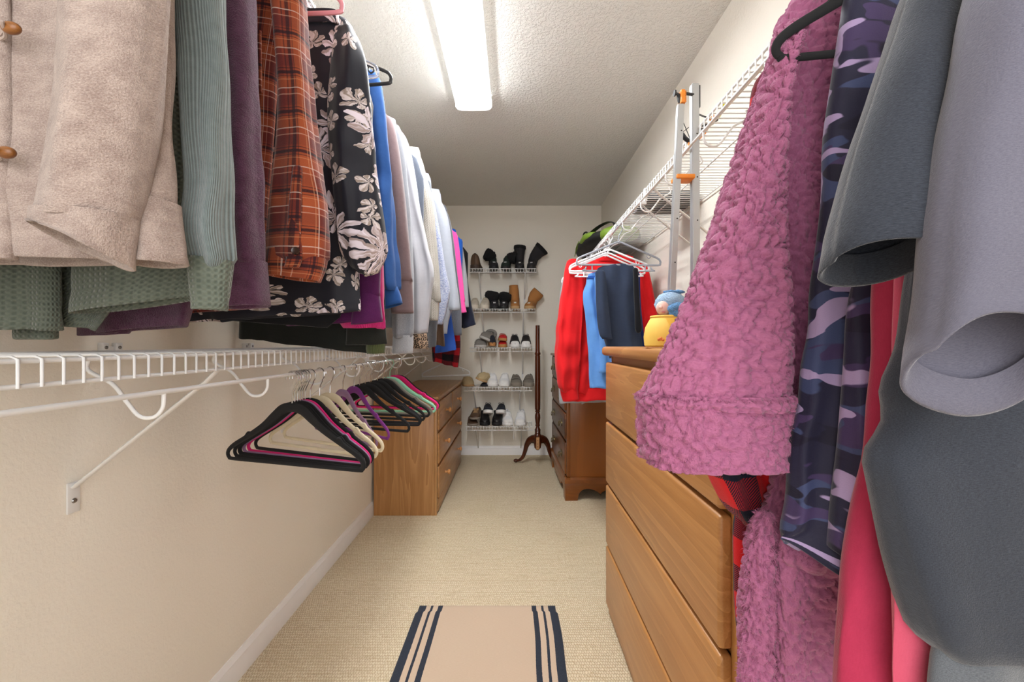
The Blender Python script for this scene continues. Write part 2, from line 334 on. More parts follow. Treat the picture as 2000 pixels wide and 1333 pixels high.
# ---------------------------------------------------------------- cloth
def cloth(name, rows, Y, th, mat, parent, rot=0.0, x0=-.57, fold=.006, nf=26.0, seed=0, nu=48, dv=.014, hem=.02, top='dome', bottom='open', e=.8, disp=None, edge=.35, grow=.65, tilt=0, fuzz=0, flen=.0027, fmat=None):
    """a hanging tube of cloth. rows: (y, xl, xr) or (yl, xl, yr, xr) as seen at depth Y, turned into metres; th: half thickness (m)"""
    rs = np.random.RandomState(seed+11)
    n = len(rows); Ys = np.broadcast_to(np.asarray(Y, float), (n,)); ths = np.broadcast_to(np.asarray(th, float), (n,))
    L = []; R = []
    def wp(px, py, Yc):
        k = (px-VX)/F; X = k*(Yc-rot*x0)/(1-k*rot); Yl = Yc+rot*(X-x0)
        return (X, Yl, EYE-(py-VY)/F*Yl)
    for r, Yc in zip(rows, Ys):
        if len(r) == 3: r = (r[0], r[1], r[0], r[2])
        L.append(wp(r[1], r[0], Yc)); R.append(wp(r[3], r[2], Yc))
    A = smoothpath(np.hstack([L, R, ths[:, None]]), 8)
    c = (A[:, :3]+A[:, 3:6])/2; s = np.r_[0, np.cumsum(np.linalg.norm(np.diff(c, axis=0), axis=1))]
    nv = max(6, int(s[-1]/dv)); q = np.linspace(0, s[-1], nv+1)
    A = np.stack([np.interp(q, s, A[:, i]) for i in range(7)], 1)
    t = q/s[-1]
    th_ = np.maximum(A[:, 6], .002)
    ang = PI/2+np.linspace(0, 2*PI, nu+1)                       # seam at the back
    ct = np.sign(np.cos(ang))*np.abs(np.cos(ang))**e; st = np.sign(np.sin(ang))*np.abs(np.sin(ang))**e
    mid = (A[:, :3]+A[:, 3:6])/2; hv = (A[:, 3:6]-A[:, :3])/2
    hw = np.linalg.norm(hv, axis=1)
    nrm = np.stack([-hv[:, 1], hv[:, 0], 0*hw], 1); nrm /= np.linalg.norm(nrm, axis=1, keepdims=True)+1e-9
    sx = ct[None, :]*hw[:, None]                                # metres across
    d = np.zeros_like(sx); wsum = 0
    for i in range(7):
        k = nf*rs.uniform(.5, 2.6); a = rs.uniform(.5, 1)/(k/nf)**.7; ph = rs.uniform(0, 2*PI); m = rs.uniform(-1, 1)*5; b = rs.uniform(-1, 1)*2.5
        d += a*np.sin(k*sx*2.2+ph+m*q[:, None]*1.6+b*np.sin(q[:, None]*rs.uniform(3, 9))+np.where(st[None, :] > 0, 1.9, 0)); wsum += a
    for i in range(5):                                          # slanting wrinkles
        k = rs.uniform(25, 60); m = rs.uniform(-20, 20); a = .6*rs.uniform(.3, 1)
        d += a*np.sin(k*q[:, None]+m*sx+rs.uniform(0, 6))*np.clip(np.sin(q[:, None]*rs.uniform(4, 11)+sx*rs.uniform(-8, 8)+rs.uniform(0, 6)), 0, 1)**2
    d *= fold*1.3/wsum*2.2
    d *= ((1-grow)+grow*t)[:, None]
    edgeamt = d*edge
    off = st[None, :]*th_[:, None]+d*np.abs(st)[None, :]**.5
    hemd = np.zeros(nv+1)
    if hem: 
        hh = s[-1]-q; hemd = np.where(hh < hem, .0012, 0)+np.where(np.abs(hh-hem) < dv*.6, -.0012, 0)
    off = off+np.sign(st)[None, :]*hemd[:, None]
    wob = 1+(edgeamt/np.maximum(hw, .01)[:, None])
    P = mid[:, None, :]+hv[:, None, :]*(ct[None, :]*wob)[:, :, None]+nrm[:, None, :]*off[:, :, None]
    P[:, :, 2] += (d*.25)*t[:, None]-st[None, :]*(tilt*t**4)[:, None]
    uvu = (np.linspace(0, 1, nu+1))*(4*hw.mean()+2*th_.mean())
    rings = [P[i] for i in range(nv+1)]; uvs = [np.stack([uvu+seed*.37, np.full(nu+1, q[i]+seed*.61)], 1) for i in range(nv+1)]
    if disp is not None:
        for i in range(nv+1):
            for j in range(nu+1):
                nn = hv[i]/max(hw[i], 1e-4)*(ct[j]/max(hw[i], .01))+nrm[i]*(st[j]/max(th_[i], .01)); nn /= np.linalg.norm(nn)+1e-9
                rings[i][j] = rings[i][j]+nn*disp(rings[i][j])
    def inset(ring, i, f_, dz, cen):
        c0 = mid[i]; o = ring-c0; o = o*f_; r = c0+o; r[:, 2] = ring[:, 2]*(1-cen)+ring[:, 2].mean()*cen+dz; return r
    up = (P[0].mean(0)-P[min(3, nv)].mean(0)); up /= np.linalg.norm(up)+1e-9
    pre = []; preuv = []
    if top == 'dome':
        rad = min(.03, hw[0]*.7)
        for f_, dz in ((.25, 1.0), (.6, .85), (.88, .5)):
            r = inset(rings[0].copy(), 0, f_, 0, 0)+up*rad*dz; pre.append(r); preuv.append(uvs[0]-[0, rad*dz])
    rings = pre+rings; uvs = preuv+uvs
    if bottom == 'open':
        last = rings[-1]; i = nv; sc = lambda g: 1-g/max(min(hw[i], .2), .01)
        dn = (mid[nv]-mid[nv-1]); dn /= np.linalg.norm(dn)+1e-9; base = last.copy(); bu = uvs[-1]
        gi = np.maximum(th_[i], .004)
        def ins(g, lift):
            o = base-mid[i]; a = o@(hv[i]/max(hw[i], 1e-4)); b = o@nrm[i]
            na = a*(1-g/max(hw[i], g*1.5)); nb = b*(1-min(g/gi, .75))
            return base+np.outer(na-a, hv[i]/max(hw[i], 1e-4))+np.outer(nb-b, nrm[i])-dn*lift
        for g, l in ((.0012, -.0012), (.0034, .001), (.004, .012), (.005, min(.028, s[-1]*.6))):
            rings.append(ins(g, l)); uvs.append(bu-[0, l])
    elif bottom == 'dome':
        for f_, dz in ((.85, .3), (.5, .5), (.15, .6)): rings.append(inset(P[-1].copy(), nv, f_, -min(.03, hw[-1])*dz, 0)); uvs.append(uvs[-1]+[0, .01])
    V = np.vstack(rings); UV = np.vstack(uvs); m = len(rings); w_ = nu+1
    ii, jj = np.meshgrid(np.arange(m-1), np.arange(nu), indexing='ij'); a = (ii*w_+jj).ravel()
    Fc = np.stack([a, a+w_, a+w_+1, a+1], 1).tolist()
    o = obj(name, V, Fc, mat, parent, True, UV)
    if fuzz:
        G = V.reshape(m, w_, 3); lo, hi = 1, m-5
        iu = rs.randint(lo, hi, fuzz); ju = rs.randint(0, nu, fuzz); fu, fv = rs.rand(fuzz, 1), rs.rand(fuzz, 1)
        p00, p10, p01 = G[iu, ju], G[iu+1, ju], G[iu, ju+1]; du, dw = p01-p00, p10-p00
        N = np.cross(dw, du); N /= np.linalg.norm(N, axis=1, keepdims=True)+1e-12
        N *= np.sign(((p00-G[iu].mean(1))*N).sum(1, keepdims=True)+1e-12)
        p = p00+du*fu+dw*fv-N*.0008
        side = rs.normal(size=(fuzz, 3)); side -= N*(side*N).sum(1, keepdims=True); side /= np.linalg.norm(side, axis=1, keepdims=True)+1e-9
        ln = flen*rs.uniform(.5, 1.2, (fuzz, 1)); bend = np.cross(N, side)*ln*rs.uniform(-.9, .9, (fuzz, 1)); bend[:, 2] -= (ln*.35)[:, 0]
        hw_ = .00026
        a0, a1 = p-side*hw_, p+side*hw_; b0, b1 = p+N*ln*.55+bend*.35-side*hw_*.8, p+N*ln*.55+bend*.35+side*hw_*.8; c0 = p+N*ln*.85+bend
        VV = np.stack([a0, a1, b0, b1, c0], 1).reshape(-1, 3); k5 = np.arange(fuzz)*5
        FF = np.stack([k5, k5+1, k5+3, k5+2], 1).tolist()+np.stack([k5+2, k5+3, k5+4], 1).tolist()
        uvp = UV.reshape(m, w_, 2)[iu, ju]; f_ = obj('pile', VV, FF, fmat or mat, o, True, np.repeat(uvp, 5, 0)); f_['kind'] = 'stuff'
    return o
def disc(c, r, n, t=.003, holes=0):
    """a button: a lathe disc facing the direction n"""
    V, Fc = lathe([(0, -t*.6), (r*.9, -t*.6), (r, 0), (r*.9, t*.5), (r*.6, t*.3), (0, t*.3)], (0, 0, 0), 14)
    q = Vector((0, 0, 1)).rotation_difference(Vector(n).normalized())
    return [tuple(Vector(c)+q @ Vector(v)) for v in V], Fc
def garment(name, label, cat, x, Y, z, group=None): return thing(name, label, cat, (x, Y, z), 0, group)

# ---------------------------------------------------------------- the room
XL, XR, YB, ZC = -.9, .86, 4.18, 2.442
YF = -.55
Mwall = wallmat('painted_wall', (236, 230, 219), 110, .35, .003)
Mceil = wallmat('knockdown_ceiling', (226, 224, 218), 85, .55, .005, True)
Mtrim = plain('white_trim_paint', (238, 236, 236), .4, var=.02)
def structure(name, mb, mat, sharp=40): o = mb.build(name, mat, None, True, sharp); o['kind'] = 'structure'; return o
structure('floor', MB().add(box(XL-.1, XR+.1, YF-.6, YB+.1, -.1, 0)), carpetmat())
structure('ceiling', MB().add(box(XL-.1, XR+.1, YF-.1, YB+.1, ZC, ZC+.1)), Mceil)
structure('wall_left', MB().add(box(XL-.1, XL, YF-.1, YB+.1, 0, ZC)), Mwall)
structure('wall_right', MB().add(box(XR, XR+.1, YF-.1, YB+.1, 0, ZC)), Mwall)
structure('wall_back', MB().add(box(XL, XR, YB, YB+.1, 0, ZC)), Mwall)
structure('wall_front', MB().add(box(XL, -.62, YF-.1, YF, 0, ZC)).add(box(.62, XR, YF-.1, YF, 0, ZC)).add(box(-.62, .62, YF-.1, YF, 2.2, ZC)), Mwall)
bp = [(0, 0), (.014, 0), (.014, .055), (.011, .062), (.011, .070), (.006, .078), (.003, .088), (0, .088)]
structure('baseboard_left', MB().add(extrude([(XL+a, z) for a, z in bp], 'y', YF, YB)), Mtrim, 30)
structure('baseboard_right', MB().add(extrude([(XR-a, z) for a, z in bp], 'y', YF, YB)), Mtrim, 30)
structure('baseboard_back', MB().add(extrude([(YB-a, z) for a, z in bp], 'x', XL, XR)), Mtrim, 30)

# ---------------------------------------------------------------- ceiling lamp
Mwhite = plain('white_enamel', (240, 240, 240), .35, var=.02)
em = Mat('lamp_diffuser'); em.b.inputs['Emission Color'].default_value = (.96, .985, 1, 1); em.b.inputs['Emission Strength'].default_value = LAMP; em.fin((.9, .9, .9, 1), .5)
t = thing('ceiling_light', 'long white fluorescent ceiling light with a glowing wraparound lens', 'ceiling light', (-.216, 1.62, ZC))
MB().add(box(-.30, -.132, 1.02, 2.30, ZC-.03, ZC-.001, .004)).build('housing', Mwhite, t)
a = [(-.305, ZC-.012), (-.312, ZC-.03), (-.312, ZC-.066), (-.30, ZC-.080), (-.28, ZC-.085), (-.152, ZC-.085), (-.132, ZC-.080), (-.12, ZC-.066), (-.12, ZC-.03), (-.127, ZC-.012)]
MB().add(box(-.300, -.132, 1.06, 2.30, ZC-.0865, ZC-.0845, .001)).build('diffuser', em.m, t)
em2 = Mat('lamp_lens_side'); em2.b.inputs['Emission Color'].default_value = (.96, .985, 1, 1); em2.b.inputs['Emission Strength'].default_value = .55; em2.fin((.9, .9, .9, 1), .5)
MB().add(extrude(a, 'y', 1.05, 2.31, .003)).build('lens', em2.m, t)
MB().add(extrude([(x, z-.001) for x, z in [(-.316, ZC-.002)]+[(x*1.0+(-.003 if x < -.216 else .003), z) for x, z in a]+[(-.116, ZC-.002)]], 'y', 2.311, 2.322, .002)).build('end_cap', em2.m, t)

# ---------------------------------------------------------------- wire shelves
Mwire = plain('white_coated_wire', (222, 221, 220), .32, var=.03)
Mscrew = plain('screw_metal', (150, 148, 145), .3, .9)
def wire_shelf(name, label, wall, sgn, z, y0, y1, depth, braces, hooks, clips, rod=True, joins=(), hookx=.268):
    """sgn +1: wall at the left, shelf reaching to +x"""
    lip = wall+sgn*depth; t = thing(name, label, 'shelf', (wall, (y0+y1)/2, z))
    mb = MB()
    for i in range(int((y1-y0)/.0262)+1):
        y = y0+.004+i*.0262
        mb.add(tube([(wall+sgn*.006, y, z+.004), (lip-sgn*.004, y, z+.004), (lip+sgn*.0035, y, z+.001), (lip+sgn*.0035, y, z-.034)], .0021, 6))
    mb.build('deck_wires', Mwire, t, sharp=60)['kind'] = 'stuff'
    for nm, x, zz, r in (('front_rail', lip, z-.001, .0034), ('lower_front_rail', lip, z-.032, .0034), ('middle_rail', wall+sgn*depth*.5, z-.001, .003), ('rear_rail', wall+sgn*.012, z-.001, .003)):
        MB().add(tube([(x, y0, zz), (x, y1, zz)], r, 10)).build(nm, Mwire, t, sharp=60)
    xr = wall+sgn*(hookx+.064)
    if rod:
        MB().add(tube([(xr, y0, z-.058), (xr, y1, z-.058)], .0042, 12)).build('hang_rod', Mwire, t, sharp=60)
        for y in hooks:
            P = smoothpath([(wall+sgn*(hookx-.055), y, z+.0), (wall+sgn*(hookx-.060), y, z-.022), (wall+sgn*(hookx-.020), y, z-.045), (wall+sgn*(hookx+.004), y, z-.075), (wall+sgn*(hookx+.025), y, z-.098), (wall+sgn*(hookx+.048), y, z-.099), (wall+sgn*(hookx+.062), y, z-.084), (xr, y, z-.060)], 5)
            MB().add(tube(P, .0033, 8)).build('rod_hook', Mwire, t, sharp=60)
    for y in braces:
        P = [(lip-sgn*.002, y, z-.030), (lip-sgn*.03, y, z-.058), (wall+sgn*.004, y, z-.272)]
        b = MB().add(tube(P, .0075, 10, r2=.004)).build('brace', Mwire, t, sharp=60)
        MB().add(box(min(wall, wall+sgn*.004), max(wall, wall+sgn*.004), y-.013, y+.013, z-.325, z-.262, .0018)).build('mounting_plate', Mwire, b)
        MB().add(lathe([(0, .003), (.004, .0025), (.0055, 0)] if sgn > 0 else [(0, -.003), (.004, -.0025), (.0055, 0)], (wall+sgn*.004, y, z-.30), 12, 'x')).build('screw', Mscrew, b)
    for y in clips:
        mb = MB().add(box(min(wall, wall+sgn*.012), max(wall, wall+sgn*.012), y-.008, y+.008, z+.001, z+.022, .002)).add(box(min(wall, wall+sgn*.006), max(wall, wall+sgn*.006), y+.008, y+.026, z+.004, z+.014, .001)).add(box(min(wall, wall+sgn*.012), max(wall, wall+sgn*.012), y+.024, y+.040, z+.001, z+.022, .002))
        b = mb.build('wall_clip', Mwire, t)
        MB().add(lathe([(0, .014*sgn), (.004, .013*sgn), (.004, .011*sgn)], (wall, y, z+.012), 10, 'x')).build('screw', Mscrew, b); MB().add(lathe([(0, .014*sgn), (.004, .013*sgn), (.004, .011*sgn)], (wall, y+.032, z+.012), 10, 'x')).build('screw', Mscrew, b)
    for y in joins:
        MB().add(box(lip-.006, lip+.006, y-.010, y+.010, z-.05, z+.006, .002)).add(box(min(lip, xr)-.004, max(lip, xr)+.004, y-.008, y+.008, z-.062, z-.048, .002)).build('joiner', Mwire, t)
    return t
RXL, RXR = XL+.332, XR-.332                                        # rods
hk = [.40+.293*i for i in range(13)]
LOWZ, UPZ, RZ = 1.067, 2.10, 1.737
wire_shelf('wire_shelf', 'lower white wire shelf with hanging rod along the left wall, carrying empty hangers', XL, 1, LOWZ, -.2, 4.15, .302, (.87, 1.66, 2.41, 3.3), hk, (.93, 1.42, 1.9, 2.6, 3.2), True, (1.74,))
wire_shelf('wire_shelf', 'upper white wire shelf on the left wall holding the long row of clothes', XL, 1, UPZ, .2, 4.15, .302, (1.3, 2.2, 3.1), [.7+.3*i for i in range(11)], (1.0, 2.0), True)
wire_shelf('wire_shelf', 'white wire shelf with hanging rod along the right wall, seen from below', XR, -1, RZ, .0, 4.12, .304, (.62, 1.70, 1.88, 3.0), [.60+.293*i for i in range(12)], (1.2, 2.0, 2.6), True, (1.80,))

# shoe shelves on the back wall
SH = [(1.785, -.410, .212, 'topmost'), (1.413, -.382, .198, 'second from the top'), (1.054, -.402, .193, 'middle'), (.691, -.458, .165, 'second from the bottom'), (.327, -.436, .176, 'lowest')]
YS = 3.93                                                           # shelf lip
what = ('dark boots', 'tan boots and cream shoes', 'grey slippers and sandals', 'white and taupe sneakers', 'piled black and white shoes')
for (z, xa, xb, nm), ww in zip(SH, what):
    t = thing('shoe_shelf', f'{nm} wire shoe shelf on back wall, with {ww}', 'shelf', ((xa+xb)/2, YB, z), 0, 'wire shoe shelves on the back wall')
    mb = MB()
    for i in range(int((xb-xa)/.0262)+1):
        x = xa+.004+i*.0262
        mb.add(tube([(x, YB-.004, z-.002), (x, YS+.003, z-.002), (x, YS-.003, z-.005), (x, YS-.003, z-.040)], .0021, 5))
    mb.build('deck_wires', Mwire, t, sharp=60)['kind'] = 'stuff'
    for nm2, y, zz in (('front_rail', YS, z-.006), ('lower_front_rail', YS, z-.038), ('rear_rail', YB-.014, z-.006)):
        MB().add(tube([(xa-.004, y, zz), (xb+.004, y, zz)], .0032, 8)).build(nm2, Mwire, t, sharp=60)
    for x in (xa+.092, xb-.105):
        b = MB().add(tube([(x, YS+.001, z-.036), (x, YS+.02, z-.055), (x, YB-.004, z-.262)], .0058, 8, r2=.004)).build('brace', Mwire, t, sharp=60)
        MB().add(box(x-.009, x+.009, YB-.004, YB-.0005, z-.300, z-.255, .001)).build('mounting_plate', Mwire, b)
# ---------------------------------------------------------------- dressers
random.seed(4)
OAK = [wood('honey_oak_'+a, (160, 108, 58), (200, 146, 90), a, 1.0, .36, 1.0, (186, 132, 76)) for a in 'xyz']
KNOB = plain('turned_beech', (214, 152, 92), .3, var=.08)
Mdark = plain('dark_gap', (40, 26, 16), .8)
# left chest of drawers
PINE = [wood('pale_oak_'+a, (150, 104, 60), (194, 148, 98), a, .9, .34, 1.1, (180, 130, 80)) for a in 'xyz']
y0, y1, xf = 2.695, 3.935, -.485
t = thing('chest_of_drawers', 'low light oak chest of drawers with round knobs against the left wall', 'dresser', (-.68, 3.31, 0))
MB().add(box(XL+.016, xf-.018, y0, y0+.018, .0, .733, .002)).add(box(XL+.016, xf-.018, y1-.018, y1, 0, .733, .002)).add(box(XL+.016, XL+.03, y0+.018, y1-.018, .02, .733)).add(box(XL+.03, xf-.03, y0+.018, y1-.018, .085, .1)).build('carcass', PINE[2], t)
fr = MB()
for a_, b_ in ((y0, y0+.034), (y1-.034, y1)): fr.add(box(xf-.018, xf, a_, b_, 0, .733, .003))
for z_ in ((.512, .530), (.298, .316)): fr.add(box(xf-.016, xf-.004, y0+.034, y1-.034, z_[0], z_[1], .001))
fr.add(box(xf-.016, xf-.004, 3.305, 3.325, .53, .733)).add(box(xf-.018, xf-.002, y0+.034, y1-.034, .715, .733))
fr.build('face_frame', PINE[2], t)
MB().add(box(xf-.02, xf+.004, y0+.034, y1-.034, .012, .092, .006)).build('plinth', PINE[1], t)
MB().add(box(XL+.016, xf+.016, y0-.012, y1+.012, .733, .754, .007, 3)).build('top', PINE[1], t)
def drawer(ya, yb, za, zb, knobs):
    d = MB().add(box(xf-.014, xf+.010, ya, yb, za, zb, .008, 3)).build('drawer', PINE[1], t)
    for ky in knobs:
        MB().add(lathe([(.010, 0), (.008, .004), (.0065, .010), (.009, .016), (.0155, .020), (.0175, .026), (.015, .033), (.008, .037), (0, .038)], (xf+.010, ky, (za+zb)/2), 18, 'x')).build('knob', KNOB, d)
for ya, yb, za, zb, kk in ((2.733, 3.303, .532, .713, (3.02,)), (3.327, 3.898, .532, .713, (3.61,)), (2.733, 3.898, .318, .510, (2.97, 3.62)), (2.733, 3.898, .097, .296, (2.97, 3.62))): drawer(ya, yb, za, zb, kk)

# right oak chest of five drawers
t = thing('tall_dresser', 'tall honey oak dresser with plain wide drawers in front of the pink robe', 'dresser', (.62, 1.236, 0))
MB().add(box(.394, XR-.016, .752, .777, .0, 1.04, .006)).add(box(.394, XR-.016, 1.695, 1.72, 0, 1.04, .006)).add(box(XR-.03, XR-.016, .777, 1.695, .02, 1.04)).build('side_panels', OAK[2], t)
mb = MB().add(box(.396, .41, .777, 1.695, 1.012, 1.04))
for z_ in (.528, .778, .283): mb.add(box(.40, .42, .777, 1.695, z_-.01, z_+.02))
mb.add(box(.42, .43, .777, 1.695, .04, 1.02)).build('rails', OAK[1], t)
MB().add(box(.384, .40, .752, 1.72, 0, .040, .004)).build('plinth', OAK[1], t)
MB().add(box(.358, XR-.016, .73, 1.74, 1.040, 1.076, .014, 4)).build('top', OAK[1], t)
for za, zb in ((.786, 1.014), (.533, .776), (.289, .523), (.046, .279)):
    MB().add(box(.370, .397, .768, 1.716, za, zb, .009, 4)).build('drawer', OAK[1], t)

# right dark chest with brass handles
random.seed(9)
CH = [wood('cherry_'+a, (44, 20, 8), (118, 64, 22), a, .8, .3, .5, (146, 84, 30), .2) for a in 'xyz']
Mbrass = plain('aged_brass', (120, 104, 66), .35, .85, .12)
t = thing('bachelor_chest', 'dark cherry chest with brass bail handles and scalloped bracket feet', 'dresser', (.373, 2.965, 0), math.radians(1.3))
Lc = .85; D = .455
MB().add(box(.012, D, 0, .02, .13, .985, .002)).add(box(.012, D, Lc-.02, Lc, .13, .985, .002)).add(box(D-.012, D, .02, Lc-.02, .13, .985)).build('side_panels', CH[2], t, local=True)
MB().add(box(-.004, .022, -.004, .022, .16, .985, .005)).add(box(-.004, .022, Lc-.018, Lc+.004, .16, .985, .005)).add(box(.0, .02, .02, Lc-.02, .395, .412)).add(box(.0, .02, .02, Lc-.02, .598, .614)).add(box(.0, .02, .02, Lc-.02, .795, .81)).build('face_frame', CH[2], t, local=True)
MB().add(box(-.022, D+.012, -.02, Lc+.02, .985, 1.005, .007, 3)).build('top', CH[1], t, local=True)
mol = [(-.020, .118), (-.020, .140), (-.014, .150), (-.006, .160), (.02, .160), (.02, .118)]
MB().add(extrude(mol, 'y', -.018, Lc+.018)).add(extrude([(a_-.0, z) for a_, z in mol], 'x', -.0185, D)).build('base_moulding', CH[1], t, local=True)
def skirt(n): # scalloped apron profile along s from 0 to n
    p = [(0, 0), (.085, 0), (.088, .02), (.10, .055), (.125, .075), (.16, .082), (.20, .072), (.235, .052), (.27, .040)]
    h = n/2; p = [(min(a_, h), z) for a_, z in p if a_ <= h+.05]
    q = p+[(n-a_, z) for a_, z in p[::-1]]
    return smoothpath(q[1:-1], 4).tolist(), n
pts, n_ = skirt(Lc+.03)
poly = [(-.015, 0)]+[(a_-.015, z) for a_, z in pts]+[(Lc+.015, 0), (Lc+.015, .12), (-.015, .12)]
MB().add(extrude(poly, 'x', -.016, .006, .002)).build('front_apron', CH[1], t, local=True)
pts, n_ = skirt(D+.03)
poly = [(-.0155, 0)]+[(a_-.015, z) for a_, z in pts]+[(D+.015, 0), (D+.015, .12), (-.0155, .12)]
MB().add(extrude(poly, 'y', -.0165, .006, .002)).build('side_apron', CH[0], t, local=True)
for za, zb in ((.168, .392), (.416, .595), (.618, .792), (.814, .975)):
    d = MB().add(box(-.014, .012, .026, Lc-.024, za, zb, .007, 3)).build('drawer', CH[1], t, local=True)
    for ky in (.19, Lc-.19):
        zc = (za+zb)/2
        pl = [(ky-.038, zc), (ky-.030, zc+.012), (ky-.036, zc+.022), (ky-.016, zc+.018), (ky, zc+.030), (ky+.016, zc+.018), (ky+.036, zc+.022), (ky+.030, zc+.012), (ky+.038, zc), (ky+.024, zc-.010), (ky+.014, zc-.022), (ky, zc-.028), (ky-.014, zc-.022), (ky-.024, zc-.010)]
        h = MB().add(extrude(pl, 'x', -.018, -.0135, .001)).build('handle_plate', Mbrass, d, local=True)
        MB().add(tube(smoothpath([(-.018, ky-.028, zc+.004), (-.028, ky-.028, zc+.004), (-.034, ky-.027, zc-.012), (-.035, ky-.014, zc-.024), (-.035, ky, zc-.026), (-.035, ky+.014, zc-.024), (-.034, ky+.027, zc-.012), (-.028, ky+.028, zc+.004), (-.018, ky+.028, zc+.004)], 4), .003, 8)).build('bail', Mbrass, d, local=True)

# rug
s = Mat('flatweave_rug'); v = s.coord('UV'); x = s.xyz(v)[0]; wv = s.noise(s.coord('UV', (60, 700, 1)), 1, 3, .7)
col = s.mix(wv, lin(184, 162, 140), lin(206, 186, 164)); col = s.mix(s.ma('MULTIPLY', s.noise(v, 5, 3), .4), col, lin(192, 166, 144))
xs = s.ma('ADD', x, s.ma('MULTIPLY', s.ma('SUBTRACT', s.noise(v, 120, 2), .5), .004)); navy = s.mix(s.noise(s.coord('UV', (500, 120, 1)), 1, 3, .8), lin(22, 26, 36), lin(66, 72, 84))
for a_, b_ in ((.0, .055), (.088, .105), (.141, .175), (.825, .859), (.895, .912), (.945, 1.0)):
    col = s.mix(s.ma('MULTIPLY', s.ma('GREATER_THAN', xs, a_-.02 if a_ == 0 else a_), s.ma('LESS_THAN', xs, b_ if b_ < 1 else 1.1)), col, navy)
s.bump(s.ma('ADD', wv, s.noise(v, 600, 2)), .4, .0012); Mrug = s.fin(col, .95, .1, 0, .1)
def rug():
    nx, ny = 60, 110; V = []; UV = []; Fc = []
    Yf, Yn = 1.765, .66; xl = lambda Y: -.388+.012*math.sin(Y*4); w_ = .562
    for side in (1, 0):
        for j in range(ny+1):
            for i in range(nx+1):
                u = i/nx; q = j/ny; Y = Yn+(Yf-Yn)*q
                inset_ = -.006 if Y < Yf-.045 else 0
                X = -.398+.010*q+(w_+.002*math.sin(Y*17))*u+inset_*(1-2*u)+.0*q
                z = .0015+(.0055+.0012*noise.noise((X*9, Y*9, 0))+.0014*math.exp(-((Yf-.045-Y)/.006)**2))*side
                if side: 
                    ed = min(u, 1-u, q, 1-q)
                    if ed == 0: z = .003
                V.append((X, Y, z)); UV.append((u, Y))
    o = (nx+1)*(ny+1)
    for j in range(ny):
        for i in range(nx):
            a_ = j*(nx+1)+i; Fc.append((a_, a_+1, a_+nx+2, a_+nx+1)); Fc.append((o+a_, o+a_+nx+1, o+a_+nx+2, o+a_+1))
    for j in range(ny):
        for i in (0, nx):
            a_ = j*(nx+1)+i; b_ = a_+nx+1; Fc.append((a_, b_, o+b_, o+a_) if i == 0 else (b_, a_, o+a_, o+b_))
    for i in range(nx):
        for j in (0, ny):
            a_ = j*(nx+1)+i; b_ = a_+1; Fc.append((b_, a_, o+a_, o+b_) if j == 0 else (a_, b_, o+b_, o+a_))
    me = obj('rug', V, Fc, Mrug, None, True, UV, sharp=50); tag(me, 'tan flatweave runner rug with navy side stripes on the carpet', 'rug')
rug()

# pedestal stand
random.seed(2)
MAH = wood('mahogany', (52, 20, 10), (104, 48, 24), 'z', 1.0, .22, .6, None, .5)
px_, py_ = .214, 3.79
t = thing('pedestal_stand', 'turned mahogany pole stand on curved legs, front leg missing, before the shoe shelves', 'stand', (px_, py_, 0))
prof = [(.0, .14), (.012, .143), (.030, .165), (.034, .20), (.034, .275), (.028, .283), (.024, .29), (.027, .296), (.024, .302), (.027, .308), (.024, .314), (.028, .32), (.024, .33), (.017, .342), (.016, .352), (.021, .36), (.022, .366), (.017, .372), (.021, .40), (.025, .43), (.024, .455), (.018, .472), (.016, .478), (.022, .484), (.023, .49), (.018, .496), (.024, .505), (.025, .60), (.024, .98), (.021, .985), (.026, .992), (.027, 1.005), (.021, 1.016), (.0205, 1.03), (.019, 1.25), (.017, 1.252), (0, 1.252)]
pole = MB().add(lathe(prof, (px_, py_, 0), 20)).build('pole', MAH, t, sharp=30)
MB().add(box(px_-.014, px_+.014, py_-.038, py_-.031, .155, .262, .003)).build('joint_patch', plain('bare_wood', (196, 146, 100), .7, var=.1), t)
mb = MB()
for z_ in (.18, .205, .235): mb.add(lathe([(0, -.0395), (.0035, -.0395), (.0035, -.036)], (px_, py_, z_), 10, 'y'))
mb.build('screw_hole', Mdark, t)
for ang in (150, 30):
    ca, sa = math.cos(math.radians(ang)), math.sin(math.radians(ang))
    pr = [(.018, .235), (.05, .232), (.085, .215), (.112, .17), (.128, .115), (.148, .066), (.175, .035), (.20, .022), (.218, .020)]
    rr = [.045, .038, .030, .024, .020, .017, .014, .012, .013]
    P = smoothpath([(px_+r*ca, py_+r*sa, z_) for r, z_ in pr], 5); R_ = smoothpath(np.array(rr)[:, None], 5)[:, 0]
    MB().add(tube(P, R_, 10, r2=R_*.62, up=(-sa, ca, 0))).add(blob((px_+.222*ca, py_+.222*sa, .019), (.022, .022, .017), 14, 10)).build('leg', MAH, t)

